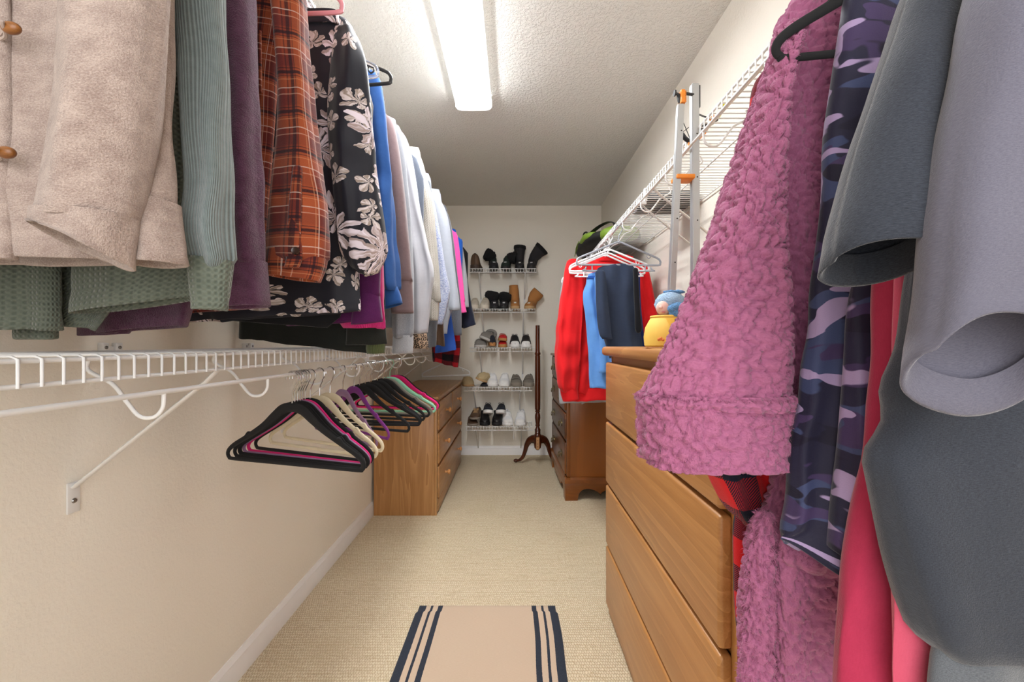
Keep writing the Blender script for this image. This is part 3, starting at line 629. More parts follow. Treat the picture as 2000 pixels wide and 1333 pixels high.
# ---------------------------------------------------------------- yellow tub with a plush doll, metal stand, bow, bag
Myel = plain('yellow_felt', (244, 200, 92), .7, var=.05, bump=.15)
Myel2 = plain('deep_yellow_felt', (232, 178, 58), .7, var=.05)
tx, ty, tz = .426, 1.165, 1.0765
t = thing('plush_tub', 'yellow tub with a small sewn-on patch on the corner of the tall oak dresser', 'tub', (tx, ty, tz))
prof = [(0, .002), (.060, .002), (.066, .006), (.068, .03), (.064, .055), (.055, .072), (.050, .080), (.0515, .084), (.050, .087), (.046, .087), (.044, .080), (.044, .05), (0, .045)]
MB().add(lathe([(r, z_) for r, z_ in prof], (tx, ty, tz), 32)).build('body', Myel, t)
mb = MB(); Vv = []; Fv = []
for i in range(13):
    z_ = .012+.066*i/12; rr_ = np.interp(z_, [p[1] for p in prof[2:8]], [p[0] for p in prof[2:8]])+.0022
    aw = .95*(i/12)**.8+.02
    for k in range(9): a_ = math.radians(-78)+(k/8-.5)*aw*1.5; Vv.append((tx+rr_*math.cos(a_), ty+rr_*math.sin(a_), tz+z_))
for i in range(12):
    for k in range(8): Fv.append((i*9+k, i*9+k+1, i*9+9+k+1, i*9+9+k))
mb.add((Vv, Fv)).build('front_panel', Myel2, t)
a_ = math.radians(-128); rr_ = .0685
lg = MB()
for dx, dz, r_ in ((-.006, 0, .005), (.0, .002, .006), (.006, -.001, .0045)): lg.add(blob((tx+(rr_)*math.cos(a_+dx*14), ty+rr_*math.sin(a_+dx*14), tz+.022+dz), (r_*.8, r_*.5, r_*.8), 10, 6))
lg.build('patch', [plain('orange_patch', (226, 130, 70), .7)], t)
Mblu = plain('blue_plush', (112, 166, 222), .95, var=.12, scale=90, bump=1, bscale=350, bdist=.006)
Mblu2 = plain('pale_blue_plush', (176, 208, 240), .95, var=.1, scale=90, bump=1, bscale=350, bdist=.006)
Mskin = plain('doll_skin', (240, 196, 184), .55, var=.06)
dx, dy, dz = tx+.005, ty-.004, tz+.085
t = thing('plush_doll', 'sleeping plush doll in a blue fuzzy hood tucked into the yellow tub', 'doll', (dx, dy, dz))
MB().add(blob((dx-.004, dy, dz+.034), (.042, .036, .034), 28, 20, .004, 90, 1)).build('hood', Mblu2, t)
MB().add(blob((dx-.027, dy-.014, dz+.022), (.020, .020, .022), 18, 14)).build('face', Mskin, t)
MB().add(blob((dx-.040, dy-.029, dz+.022), (.0055, .006, .005), 10, 8)).build('nose', Mskin, t)
MB().add(blob((dx-.034, dy-.032, dz+.010), (.006, .004, .0025), 10, 6)).build('mouth', plain('doll_lips', (226, 140, 140), .5), t)
for q in (0, 1):
    MB().add(tube(smoothpath([(dx-.02+.004*q, dy-.030+.001*q, dz+.012-q*.012), (dx, dy-.040, dz+.022-q*.016), (dx+.024, dy-.036, dz+.016-q*.012), (dx+.04, dy-.02, dz-.004)], 5), [.008]+[.0125]*13+[.008]*2, 10)).build('arm', Mblu, t)
MB().add(blob((dx+.004, dy-.006, dz+.066), (.030, .012, .006), 16, 8, .003, 90, 3)).build('crown_tuft', Mblu, t)
MB().add(blob((dx+.01, dy+.004, dz-.012), (.032, .030, .028), 18, 12)).build('torso', Mblu, t)

Malu = plain('brushed_aluminium', (196, 198, 200), .35, .75, .04)
Mora = plain('orange_plastic', (236, 138, 34), .45, var=.06)
Mblk = plain('black_plastic', (30, 30, 32), .5, var=.1)
t = thing('folded_stand', 'folded aluminium stand with two square poles bound by an orange strap, against the wire shelf', 'stand', (.49, 1.30, 1.0765))
def rail(px0, py0, px1, zb, Y, hw, nm):
    a_ = at(px0, py0, Y); b_ = at(px1, 580, Y); k = (zb-a_[2])/(b_[2]-a_[2]); x_ = a_[0]+(b_[0]-a_[0])*k
    V = []
    for X, Z in ((x_, zb), (a_[0], a_[2])):
        for sx, sy in ((-1, -1), (1, -1), (1, 1), (-1, 1)): V.append((X+sx*hw, Y+sy*hw, Z))
    bm = bmesh.new(); vs_ = [bm.verts.new(v_) for v_ in V]
    for f in ((0, 3, 2, 1), (4, 5, 6, 7), (0, 1, 5, 4), (1, 2, 6, 5), (2, 3, 7, 6), (3, 0, 4, 7)): bm.faces.new([vs_[i] for i in f])
    bmesh.ops.bevel(bm, geom=bm.edges[:], offset=.002, segments=2, affect='EDGES'); bm.verts.index_update()
    r = ([tuple(v_.co) for v_ in bm.verts], [[v_.index for v_ in f.verts] for f in bm.faces]); bm.free()
    p = MB().add(r).build(nm, Malu, t)
    h_ = MB(); X = lambda z_: x_+(a_[0]-x_)*(z_-zb)/(a_[2]-zb)
    for z_ in np.arange(zb+.12, a_[2]-.08, .13): h_.add(lathe([(0, -hw-.0006), (.0022, -hw-.0006), (.0022, -hw+.001)], (X(z_)+.003, Y, z_), 8, 'y'))
    h_.build('adjustment_hole', Mdark, p)
    return a_
r1 = rail(1329, 205, 1311, 1.078, 1.27, .0095, 'pole'); r2 = rail(1356, 166, 1358, 1.078, 1.29, .011, 'pole')
p = at(1331, 190, 1.27); MB().add(box(p[0]-.006, p[0]+.006, 1.255, 1.283, p[2]-.022, p[2]+.016, .002)).build('clamp_jaw', Mora, t)
mb = MB()
for i in range(7): mb.add(box(p[0]+.006, p[0]+.0095, 1.257, 1.281, p[2]-.02+i*.005, p[2]-.0175+i*.005))
mb.build('jaw_teeth', Mora, t)
MB().add(tube(smoothpath([(p[0]-.004, 1.27, p[2]-.02), (p[0]-.008, 1.27, p[2]+.004), (p[0]-.018, 1.27, p[2]+.012)], 4), [.004, .006, .007, .007, .0065, .005, .004, .004, .004], 8)).add(lathe([(0, -.002), (.009, -.002), (.009, .002), (0, .002)], (p[0]-.02, 1.27, p[2]+.012), 12, 'x')).build('clamp_screw', Mblk, t)
MB().add(tube([(p[0]+.002, 1.27, p[2]+.013), (r2[0], 1.285, p[2]+.015)], .0045, 10)).build('cross_pin', Mblk, t)
p = at(1364, 190, 1.29); MB().add(box(p[0]-.001, p[0]+.003, 1.281, 1.301, p[2]-.035, p[2]+.033, .002)).build('edge_guard', Mblk, t)
p = at(1329, 350, 1.28); q = at(1344, 352, 1.28)
MB().add(box(p[0]-.020, q[0]+.012, 1.255, 1.305, p[2]-.006, p[2]+.007, .003)).build('strap', Mora, t)
MB().add(lathe([(0, -.0105), (.006, -.0105), (.006, -.009)], (r1[0]-.021, 1.27, 1.235), 10, 'y')).build('sticker', Mora, t)

Mbowy = plain('yellow_limb', (206, 196, 32), .4, var=.08)
t = thing('toy_bow', 'black toy bow with a yellow tip and orange grip hooked on the right wire shelf', 'bow', at(1380, 245, 1.36))
Yb = 1.335
bow = [at(x_, y_, Yb) for x_, y_ in ((1332, 262), (1340, 272), (1352, 275), (1368, 251), (1385, 244), (1400, 233))]
MB().add(tube(smoothpath(bow, 6), .0085, 10, r2=.006)).build('riser', Mblk, t)
MB().add(tube(smoothpath([at(x_, y_, Yb) for x_, y_ in ((1398, 235), (1406, 224), (1411, 212), (1413, 203))], 5), np.linspace(.0085, .004, 16), 10, r2=.005)).build('limb_tip', Mbowy, t)
MB().add(extrude([(at(x_, y_, Yb)[0], at(x_, y_, Yb)[2]) for x_, y_ in ((1362, 260), (1384, 251), (1378, 262), (1364, 275), (1361, 276))], 'y', Yb-.004, Yb+.004, .001)).build('grip', Mora, t)
MB().add(extrude([(at(x_, y_, Yb)[0], at(x_, y_, Yb)[2]) for x_, y_ in ((1344, 278), (1349, 276), (1349, 288), (1345, 292))], 'y', Yb-.004, Yb+.004, .001)).build('lower_tip', Mora, t)
MB().add(extrude([(at(x_, y_, Yb)[0], at(x_, y_, Yb)[2]) for x_, y_ in ((1384, 232), (1394, 224), (1395, 230), (1388, 236))], 'y', Yb-.003, Yb+.003, .001)).build('arrow_rest', Mora, t)
mb = MB()
for a_, b_ in (((1362, 224), (1390, 234)), ((1363, 222), (1386, 231)), ((1335, 240), (1348, 272)), ((1334, 258), (1345, 249))): mb.add(tube([at(*a_, Yb+.004), at(*b_, Yb-.002)], .0012, 5))
mb.build('bowstring', Mblk, t)
mb = MB()
for k in range(4): mb.add(box(*[v_ for pr in [(at(1367+k*3.2, 260, Yb)[0], at(1368.6+k*3.2, 260, Yb)[0])] for v_ in pr], Yb-.0046, Yb-.003, at(0, 264-k*1.3, Yb)[2], at(0, 257-k*1.3, Yb)[2]))
mb.build('grip_marks', Mblk, t)

Mgrn = plain('lime_nylon', (128, 160, 52), .6, var=.12, bump=.2)
Mbag = plain('black_nylon', (28, 30, 30), .6, var=.15, bump=.3)
t = thing('duffel_bag', 'black and lime green duffel bag at the far end of the right wire shelf', 'bag', (.64, 3.05, RZ))
MB().add(blob((.68, 3.12, RZ+.062), (.205, .40, .056), 32, 20, .014, 9, 5, .75)).build('body', Mbag, t)
def patch(x_, y_, z_, r_, nm, m_): return MB().add(blob((x_, y_, z_), r_, 20, 14, .008, 12, 3, .8)).build(nm, m_, t)
patch(.545, 3.02, RZ+.080, (.070, .19, .034), 'side_panel', Mgrn); patch(.69, 2.77, RZ+.062, (.13, .09, .048), 'end_panel', Mgrn)
mb = MB()
for k in range(3): mb.add(tube(smoothpath([(.482+.004*k, 3.36, RZ+.04+.012*k), (.476, 3.24, RZ+.052+.014*k), (.474, 3.10, RZ+.07+.012*k)], 5), .003, 6))
mb.build('piping', Mgrn, t)
MB().add(tube(smoothpath([(.52, 3.2, RZ+.09), (.53, 3.05, RZ+.115), (.56, 2.85, RZ+.125), (.60, 2.72, RZ+.125), (.63, 2.68, RZ+.11), (.64, 2.67, RZ+.08)], 5), .018, 8, r2=.004)).build('strap', Mbag, t)
MB().add(tube(smoothpath([(.51, 3.1, RZ+.09), (.505, 3.07, RZ+.14), (.52, 3.03, RZ+.142), (.525, 3.02, RZ+.10)], 4), .006, 8)).build('carry_loop', Mbag, t)
t = garment('folded_cloth', 'dark striped folded cloth lying on the right wire shelf', 'cloth', .70, 2.05, RZ+.007)
Mst = plaid('dark_stripe', (46, 46, 48), [(1, .5, .2, (120, 118, 116), .6)], .03)
for k in range(3):
    V, Fc = box(.60+.006*k, .84-.004*k, 1.93+.004*k, 2.17-.006*k, RZ+.0065+.016*k, RZ+.0215+.016*k, .006, 3)
    obj('fold', V, Fc, Mst, t, True, [(v_[0], v_[1]) for v_ in V])
# ---------------------------------------------------------------- shoes
LE = {}
def col(name, rgb, rough=.6, **k):
    if name not in LE: LE[name] = plain(name, rgb, rough, **k)
    return LE[name]
Min = col('shoe_lining_dark', (24, 22, 22), .95)
def interp(t, K): return np.interp(t, [k[0] for k in K], [k[1] for k in K])
WK = [(0, .02), (.015, .38), (.06, .70), (.14, .92), (.27, 1.0), (.42, .90), (.6, .78), (.8, .76), (.92, .68), (.975, .46), (1, .02)]
HS = {'sneaker': [(0, .28), (.05, .42), (.14, .52), (.28, .62), (.42, .84), (.52, 1.0), (.60, .96), (.72, .84), (.85, .88), (.95, 1.02), (1, .98)],
      'boot': [(0, .30), (.06, .50), (.2, .66), (.36, .82), (.5, 1.0), (.7, 1.05), (.9, 1.05), (1, .95)],
      'slip': [(0, .30), (.06, .50), (.2, .78), (.36, .98), (.5, 1.02), (.62, .8), (.8, .62), (.93, .70), (1, .62)],
      'heel': [(0, .22), (.1, .34), (.25, .42), (.4, .5), (.6, .62), (.85, .95), (1, 1.0)]}
def shoe(label, px, base, W=.092, L=.255, H=.085, style='sneaker', upper=None, sole=None, solh=.022, yaw=0, lace=None, lining=None, shaft=None, tagc=None, group=None, y=None, roll=0, pitch=0, stripe=None, name='shoe', cat='shoe', rev=False, toecap=None, fluff=0, open_=(.50, .93), bow=None, strap=None):
    """toe at -y (towards the room) unless rev; px the picture column of its middle on the shelf, base its height"""
    y = YS+.012 if y is None else y
    X = (px-VX)/F*(y+.03)
    t = thing(name, label, cat, (X, y, base), math.radians(yaw), group)
    hasopen = shaft is None
    n, m = 26, 22; V = []; Fc = []; MI = []
    def pt(u, k):
        h = interp(u, HS[style])*H; w_ = interp(u, WK)*W/2
        a = PI*k/m; c_, s_ = math.cos(a), math.sin(a)
        x = w_*math.copysign(abs(c_)**.52, c_)*(1-.14*s_**3); z = solh*.6+(h-solh*.6)*abs(s_)**.6
        if hasopen and open_[0] < u < open_[1]:
            g = math.sin(PI*(u-open_[0])/(open_[1]-open_[0]))**.35; lim = .62*g
            if abs(c_) < lim: z = max(solh*1.1, z-(H*.55)*min(1, (lim-abs(c_))/.16))
        yy = L*u if not rev else L*(1-u)
        if fluff: 
            f_ = noise.noise(Vector((x*90, yy*90, z*90+px)))*fluff; x += x/(W/2)*f_*1.5; z += f_
        return (x, yy, z)
    us = np.linspace(0, 1, n+1)
    for u in us:
        for k in range(m+1): V.append(pt(u, k))
    for i in range(n):
        for k in range(m):
            a = i*(m+1)+k; Fc.append((a, a+m+1, a+m+2, a+1) if not rev else (a, a+1, a+m+2, a+m+1))
            u = (us[i]+us[i+1])/2; c_ = abs(math.cos(PI*(k+.5)/m))
            MI.append(1 if hasopen and open_[0] < u < open_[1] and c_ < .56*math.sin(PI*(u-open_[0])/(open_[1]-open_[0]))**.35 else 0)
    obj('upper', V, Fc, [upper, lining or Min], t, True, None, True, MI)
    N = 28; out = []
    for k in range(N+1): u = (1-math.cos(PI*k/N))/2; out.append((interp(u, WK)*W/2*1.04+.001, (L*1.01*u-.003) if not rev else L-(L*1.01*u-.003)))
    poly = out+[(-x, y_) for x, y_ in out[::-1]][1:-1]
    bm = extrude(poly, 'z', 0, solh, min(.004, solh*.3))
    MB().add(bm).build('sole', sole, t, sharp=50, local=True)
    sgn = 1
    Y_ = lambda u: L*u if not rev else L*(1-u)
    if toecap is not None:
        V = []; Fc = []
        for i in range(7):
            u = .002+.10*i/6
            for k in range(m+1):
                p = pt(u, k); V.append((p[0]*1.03, p[1]-(.0025 if not rev else -.0025)*(1-i/6), p[2]*1.0+.0015 if i else p[2]))
        for i in range(6):
            for k in range(m): a = i*(m+1)+k; Fc.append((a, a+m+1, a+m+2, a+1))
        obj('toe_cap', V, Fc, toecap, t, True, None, True)
    if lace is not None:
        mb = MB()
        for j, u in enumerate(np.linspace(.27, .47, 5)):
            w_ = interp(u, WK)*W*.20; h = interp(u, HS[style])*H+.001
            mb.add(tube(smoothpath([(-w_*1.5, Y_(u), h-.008), (-w_*.6, Y_(u+.01), h+.001), (w_*.6, Y_(u+.012), h+.001), (w_*1.5, Y_(u), h-.008)], 3), .0026, 5))
        u = .46; h = interp(u, HS[style])*H+.003
        for s_ in (-1, 1): mb.add(tube(smoothpath([(0, Y_(u), h), (s_*.014, Y_(u)-.004, h+.012), (s_*.026, Y_(u)-.008, h+.004), (s_*.012, Y_(u)-.006, h-.004)], 4), .0022, 5))
        mb.build('laces', lace, t, local=True)
    if stripe is not None:
        for s_ in (-1, 1):
            mb = MB(); V = []; Fc = []
            for i in range(9):
                u = .30+.35*i/8
                for k_ in (3.2-.12*i, 6.0-.10*i):
                    p = pt(u, k_ if s_ > 0 else m-k_); V.append((p[0]+s_*.0015, p[1], p[2]+.001))
            for i in range(8): Fc.append((2*i, 2*i+2, 2*i+3, 2*i+1))
            obj('side_stripe', V, Fc, stripe, t, True, None, True)
    if tagc is not None:
        p0 = pt(.10, m/2); p1 = pt(.22, m/2)
        V = [(-.011, p0[1], p0[2]+.0015), (.011, p0[1], p0[2]+.0015), (.011, p1[1], p1[2]+.002), (-.011, p1[1], p1[2]+.002)]
        V = V+[(x_, y_, z_-.002) for x_, y_, z_ in V]
        obj('tag', V, [(0, 1, 2, 3), (0, 4, 5, 1), (1, 5, 6, 2), (2, 6, 7, 3), (3, 7, 4, 0)], tagc, t, False, None, True)
    if strap is not None:
        for u in (strap if isinstance(strap, tuple) else (.36,)):
            w_ = interp(u, WK)*W/2; h = interp(u, HS[style])*H
            MB().add(tube([(w_*math.cos(a)*1.02, Y_(u), solh*.8+(h-solh*.8)*abs(math.sin(a))**.7+.002) for a in np.linspace(.1, PI-.1, 13)], .011, 8, r2=.0025, up=None)).build('strap', sole if bow is None else bow, t, local=True)
    if shaft is not None:
        # rows: (dx, dy, z, rx, ry)
        sm, rows, cuff, cm = shaft
        P = smoothpath(rows, 4); V = []; Fc = []; k_ = 24
        for i, (dx, dy, z, rx, ry) in enumerate(P):
            nxt = P[min(i+1, len(P)-1)]; prv = P[max(i-1, 0)]; tg = Vector((nxt[0]-prv[0], nxt[1]-prv[1], nxt[2]-prv[2])).normalized()
            ax = Vector((1, 0, 0)); ax = (ax-tg*ax.dot(tg)).normalized(); ay = tg.cross(ax)
            for k in range(k_):
                a = 2*PI*k/k_; q = Vector((dx, Y_(.70)+dy, z))+ax*rx*math.cos(a)+ay*ry*math.sin(a)
                q += (ax*math.cos(a)+ay*math.sin(a))*noise.noise(q*40+Vector((px, 0, 0)))*.003; V.append(tuple(q))
        for i in range(len(P)-1):
            for k in range(k_): Fc.append((i*k_+k, i*k_+(k+1) % k_, (i+1)*k_+(k+1) % k_, (i+1)*k_+k))
        # fold the rim inside
        o = (len(P)-1)*k_; c0 = np.mean(np.array(V[o:o+k_]), 0); MI = [0]*len(Fc); nV = len(V)
        for f_, dn in ((.86, 0), (.84, .03)):
            for k in range(k_): 
                q = c0+(np.array(V[o+k])-c0)*f_; tgv = np.array(tg); V.append(tuple(q-tgv*dn))
        prev_ = o
        for r_ in range(2):
            b_ = nV+r_*k_
            for k in range(k_): Fc.append((prev_+k, prev_+(k+1) % k_, b_+(k+1) % k_, b_+k)); MI.append(1)
            prev_ = b_
        Fc.append(tuple(prev_+k for k in range(k_))); MI.append(1)
        sh = obj('shaft', V, Fc, [sm, Min], t, True, None, True, MI)
        if cuff:
            z0, amp, thick = cuff; mb = MB(); V2 = []; F2 = []
            nr = 14; i0 = int((1-z0)*(len(P)-1)); 
            for i in range(nr+1):
                f_ = i/nr; idx = i0+(len(P)-1-i0)*f_; a_ = int(idx); fr_ = idx-a_; b_ = min(a_+1, len(P)-1)
                for k in range(k_):
                    q0 = np.array(V[a_*k_+k])*(1-fr_)+np.array(V[b_*k_+k])*fr_; cc = (P[a_]*(1-fr_)+P[b_]*fr_)[:3]+np.array([0, Y_(.70), 0]); d = q0-cc; d /= np.linalg.norm(d)+1e-9
                    g = thick*math.sin(PI*min(1, f_*.9+.1))**.4; q = q0+d*(g+amp*noise.noise(Vector(q0*110)+Vector((px, 1, 0)))+amp*.5*noise.noise(Vector(q0*260)))
                    q[2] += amp*.8*noise.noise(Vector(q0*150)) ; V2.append(tuple(q))
            for i in range(nr):
                for k in range(k_): F2.append((i*k_+k, i*k_+(k+1) % k_, (i+1)*k_+(k+1) % k_, (i+1)*k_+k))
            obj('fur_cuff', V2, F2, cm, t, True, None, True)
    if pitch or roll: t.rotation_euler = (math.radians(pitch), math.radians(roll), math.radians(yaw))
    return t
B = [s_[0]-.002+.0022 for s_ in SH]
k1 = col('black_suede', (34, 32, 36), .85, bump=.4, bscale=500); k2 = col('black_rubber', (24, 24, 26), .6); fur = col('black_fur', (22, 21, 24), .98, bump=1, bscale=260, bdist=.006)
grn = col('dark_green_suede', (30, 44, 38), .85, bump=.4, bscale=500); tan_ = col('tan_suede', (176, 118, 62), .85, bump=.3, bscale=500); tsole = col('tan_rubber', (196, 158, 112), .7)
crm = col('cream_leather', (206, 196, 180), .55); crms = col('cream_rubber', (222, 212, 196), .6); wht = col('white_leather', (238, 238, 240), .4); whts = col('white_rubber', (242, 240, 238), .5)
brn = col('brown_leather', (92, 68, 50), .5, var=.12); brs = col('dark_brown_rubber', (64, 46, 36), .6); gry = col('grey_fleece', (142, 136, 130), .98, bump=1, bscale=260, bdist=.006); grs = col('light_grey_rubber', (196, 192, 188), .6)
tau = col('taupe_canvas', (124, 116, 106), .85, bump=.3, bscale=700); tas = col('taupe_rubber', (140, 130, 118), .7); bei = col('beige_fluff', (206, 184, 142), .98, bump=1, bscale=240, bdist=.006); nav = col('navy_fabric', (36, 40, 52), .8)
cork = col('cork', (198, 140, 82), .8, var=.1); red = col('red_leather', (196, 36, 40), .5); slv = col('silver_tag', (206, 206, 208), .35); wtag = col('white_tag', (236, 230, 222), .6)
den = col('faded_denim', (146, 164, 196), .85)
# top shelf
shoe('brown leather ankle shoe turned heel-out at the left end of the top shoe shelf', 928, B[0], .118, .25, .142, 'heel', brn, brs, .038, 0, rev=True, open_=(.52, .96), strap=(.6,), bow=brn)
shoe('short black boot with a fur cuff flopping left on the top shoe shelf', 966, B[0], .088, .245, .105, 'boot', k1, k2, .024, 8, shaft=(k1, [(0, 0, .06, .038, .055), (-.004, -.01, .11, .040, .05), (-.030, -.02, .145, .045, .045), (-.075, -.03, .165, .052, .05)], (.55, .010, .012), fur), tagc=slv, lace=grn, name='ankle_boot', cat='boot')
shoe('short dark green boot with fur cuff flopping right on the top shoe shelf', 986, B[0], .088, .245, .105, 'boot', grn, k2, .024, -6, shaft=(grn, [(0, 0, .06, .038, .055), (.006, -.01, .11, .038, .05), (.045, -.02, .125, .042, .045), (.095, -.03, .115, .05, .05)], (.5, .010, .010), fur), tagc=slv, lace=grn, name='ankle_boot', cat='boot')
shoe('tall black boot standing upright on the top shoe shelf', 1015, B[0], .086, .255, .10, 'boot', k1, k2, .026, 0, shaft=(k1, [(0, 0, .06, .040, .06), (.0, -.01, .12, .042, .055), (.0, -.01, .18, .050, .06), (.004, -.01, .245, .056, .062)], (.12, .003, .003), fur), tagc=slv, name='tall_boot', cat='boot')
shoe('tall black boot with its shaft leaning right at the end of the top shoe shelf', 1037, B[0], .086, .255, .10, 'boot', k1, k2, .026, -6, shaft=(k1, [(0, 0, .06, .040, .06), (.012, -.01, .12, .046, .055), (.05, -.01, .175, .058, .06), (.10, -.01, .225, .072, .062)], (.10, .004, .003), fur), tagc=slv, name='tall_boot', cat='boot')
# second shelf
shoe('cream slip-on sneaker leftmost on the second shoe shelf', 926, B[1], .086, .24, .115, 'sneaker', crm, crms, .036, 0, strap=(.40, .47), bow=crm, lining=crm)
shoe('cream slip-on sneaker beside the black folded boots on the second shoe shelf', 946, B[1], .09, .24, .118, 'sneaker', crm, crms, .036, -2, strap=(.40, .47), bow=crm, lining=crm)
shoe('black boot folded over to the left on the second shoe shelf', 966, B[1], .088, .25, .095, 'boot', k1, k2, .026, 3, shaft=(k1, [(0, 0, .055, .042, .06), (-.012, -.01, .10, .046, .055), (-.02, -.02, .14, .06, .05), (-.016, -.02, .175, .052, .04)], (.7, .006, .012), fur), tagc=slv, name='ankle_boot', cat='boot')
shoe('black boot with a drooping fur cuff between its twin and the tan boots', 984, B[1], .088, .25, .095, 'boot', k1, k2, .026, 0, shaft=(k1, [(0, 0, .055, .042, .06), (.006, -.01, .10, .046, .055), (.016, -.03, .135, .052, .05), (.022, -.04, .160, .046, .04)], (.7, .006, .012), fur), tagc=slv, name='ankle_boot', cat='boot')
shoe('tan suede boot standing upright on the second shoe shelf', 1006, B[1], .088, .25, .095, 'boot', tan_, tsole, .026, 0, shaft=(tan_, [(0, 0, .055, .042, .06), (-.004, -.01, .11, .044, .055), (-.010, -.01, .17, .046, .055), (-.014, -.01, .235, .044, .052)], None, None), tagc=wtag, name='tan_boot', cat='boot')
shoe('tan suede boot with a slumped open shaft ending the second shoe shelf', 1031, B[1], .092, .25, .09, 'boot', tan_, tsole, .026, -14, shaft=(tan_, [(0, 0, .055, .042, .06), (.014, -.01, .10, .050, .055), (.045, -.01, .145, .062, .055), (.072, -.01, .175, .060, .052)], None, None), tagc=wtag, name='tan_boot', cat='boot')
# third shelf
shoe('grey fleece slipper lying flat under its twin on the middle shoe shelf', 939, B[2], .115, .25, .080, 'slip', gry, grs, .022, 4, fluff=.006, name='slipper', cat='slipper')
s1 = shoe('grey fleece slipper tipped up on top of its twin on the middle shoe shelf', 944, B[2]+.080, .115, .24, .095, 'slip', gry, grs, .022, -20, fluff=.007, roll=20, pitch=-14, name='slipper', cat='slipper')
MB().add(tube(smoothpath([(.045*math.cos(a), .13+.012*math.sin(a), .085+.034*math.sin(a)) for a in np.linspace(0, 2*PI, 13)[:-1]], 3, True), .016, 10, True)).build('fur_cuff', gry, s1, local=True)
shoe('dark open shoe with a cork sole beside the grey slippers', 962, B[2]+.014, .075, .22, .10, 'heel', nav, cork, .034, 3, rev=True, strap=(.35,), bow=den, name='wedge_shoe')
shoe('red strapped sandal with a cork sole, lower of the two stacked', 981, B[2], .080, .23, .066, 'slip', red, cork, .030, -3, name='sandal', cat='sandal', lining=cork)
shoe('red and cream strapped sandal with a cork sole lying on top of its twin', 983, B[2]+.062, .080, .22, .070, 'slip', red, cork, .024, 8, strap=(.25,), bow=crm, name='sandal', cat='sandal', roll=6)
for q, (a, b) in enumerate(((1006, 'left'), (1027, 'right'))):
    shoe(f'black sneaker with a white toe on the middle shoe shelf, {b} of the pair', a, B[2], .098, .25, .122, 'sneaker', k2, whts, .030, 2-4*q, lace=k1, toecap=whts, stripe=grs)
# fourth shelf
shoe('beige fluffy moccasin lying on the shelf below its twin', 918, B[3], .105, .23, .085, 'slip', bei, tsole, .018, 18, fluff=.006, name='slipper', cat='slipper')
shoe('beige fluffy moccasin tipped up on top of its twin, fourth shoe shelf down', 934, B[3]+.062, .105, .22, .085, 'slip', bei, tsole, .018, -32, fluff=.006, roll=18, pitch=-12, name='slipper', cat='slipper')
shoe('flat dark navy slipper half hidden under the beige moccasins', 945, B[3], .080, .22, .035, 'slip', nav, k2, .012, -10, name='slipper', cat='slipper')
for q, (a, b) in enumerate(((962, 'left'), (984, 'right'))):
    shoe(f'plain white sneaker mid fourth shoe shelf down, {b} of the pair', a, B[3], .104, .25, .116, 'sneaker', wht, whts, .030, 2-5*q, lace=whts, toecap=whts, lining=wht)
for q, (a, b) in enumerate(((1009, 'left'), (1031, 'right'))):
    shoe(f'taupe canvas shoe ending the fourth shoe shelf down, {b} of the pair', a, B[3], .104, .25, .104, 'sneaker', tau, tas, .036, 3-9*q, strap=(.30, .42), bow=tau)
# lowest shelf
shoe('brown grey hiking sneaker under its twin, left end of the lowest shoe shelf', 925, B[4], .10, .25, .058, 'sneaker', brn, tas, .020, 10, lace=brs)
shoe('brown grey hiking sneaker on top of its twin, left end of the lowest shoe shelf', 926, B[4]+.058, .10, .25, .085, 'sneaker', brn, tas, .020, -6, lace=tsole, stripe=tas)
for q, (a, b) in enumerate(((947, 'left'), (970, 'right'))):
    shoe(f'black thick soled leather boot on the lowest shoe shelf, {b} of the pair', a, B[4], .095, .25, .115, 'boot', col('black_leather', (26, 25, 27), .3), k2, .032, 2-4*q, shaft=(k1, [(0, 0, .07, .038, .055), (0, 0, .10, .038, .055), (0, 0, .115, .038, .055)], None, None), name='ankle_boot', cat='boot')
for q, (a, b) in enumerate(((955, 'left'), (977, 'right'))):
    shoe(f'black and white sneaker lying on top of the black boots, {b} of the pair', a, B[4]+.122, .092, .25, .105, 'sneaker', nav, whts, .030, 8-12*q, lace=k1, pitch=-16, roll=4-6*q, name='sneaker')
for q, (a, b) in enumerate(((993, 'left'), (1015, 'right'))):
    sh_ = shoe(f'white sneaker with long laces on the lowest shoe shelf, {b} of the pair', a, B[4], .106, .25, .124, 'sneaker', wht, whts, .026, 6-12*q, lace=whts, toecap=whts)
    if q == 0: MB().add(tube(smoothpath([(.01, .10, .10), (.035, .03, .07), (.045, -.012, .012), (.048, -.028, -.01), (.046, -.030, -.12)], 6), .0028, 6)).build('hanging_lace', whts, sh_, local=True)

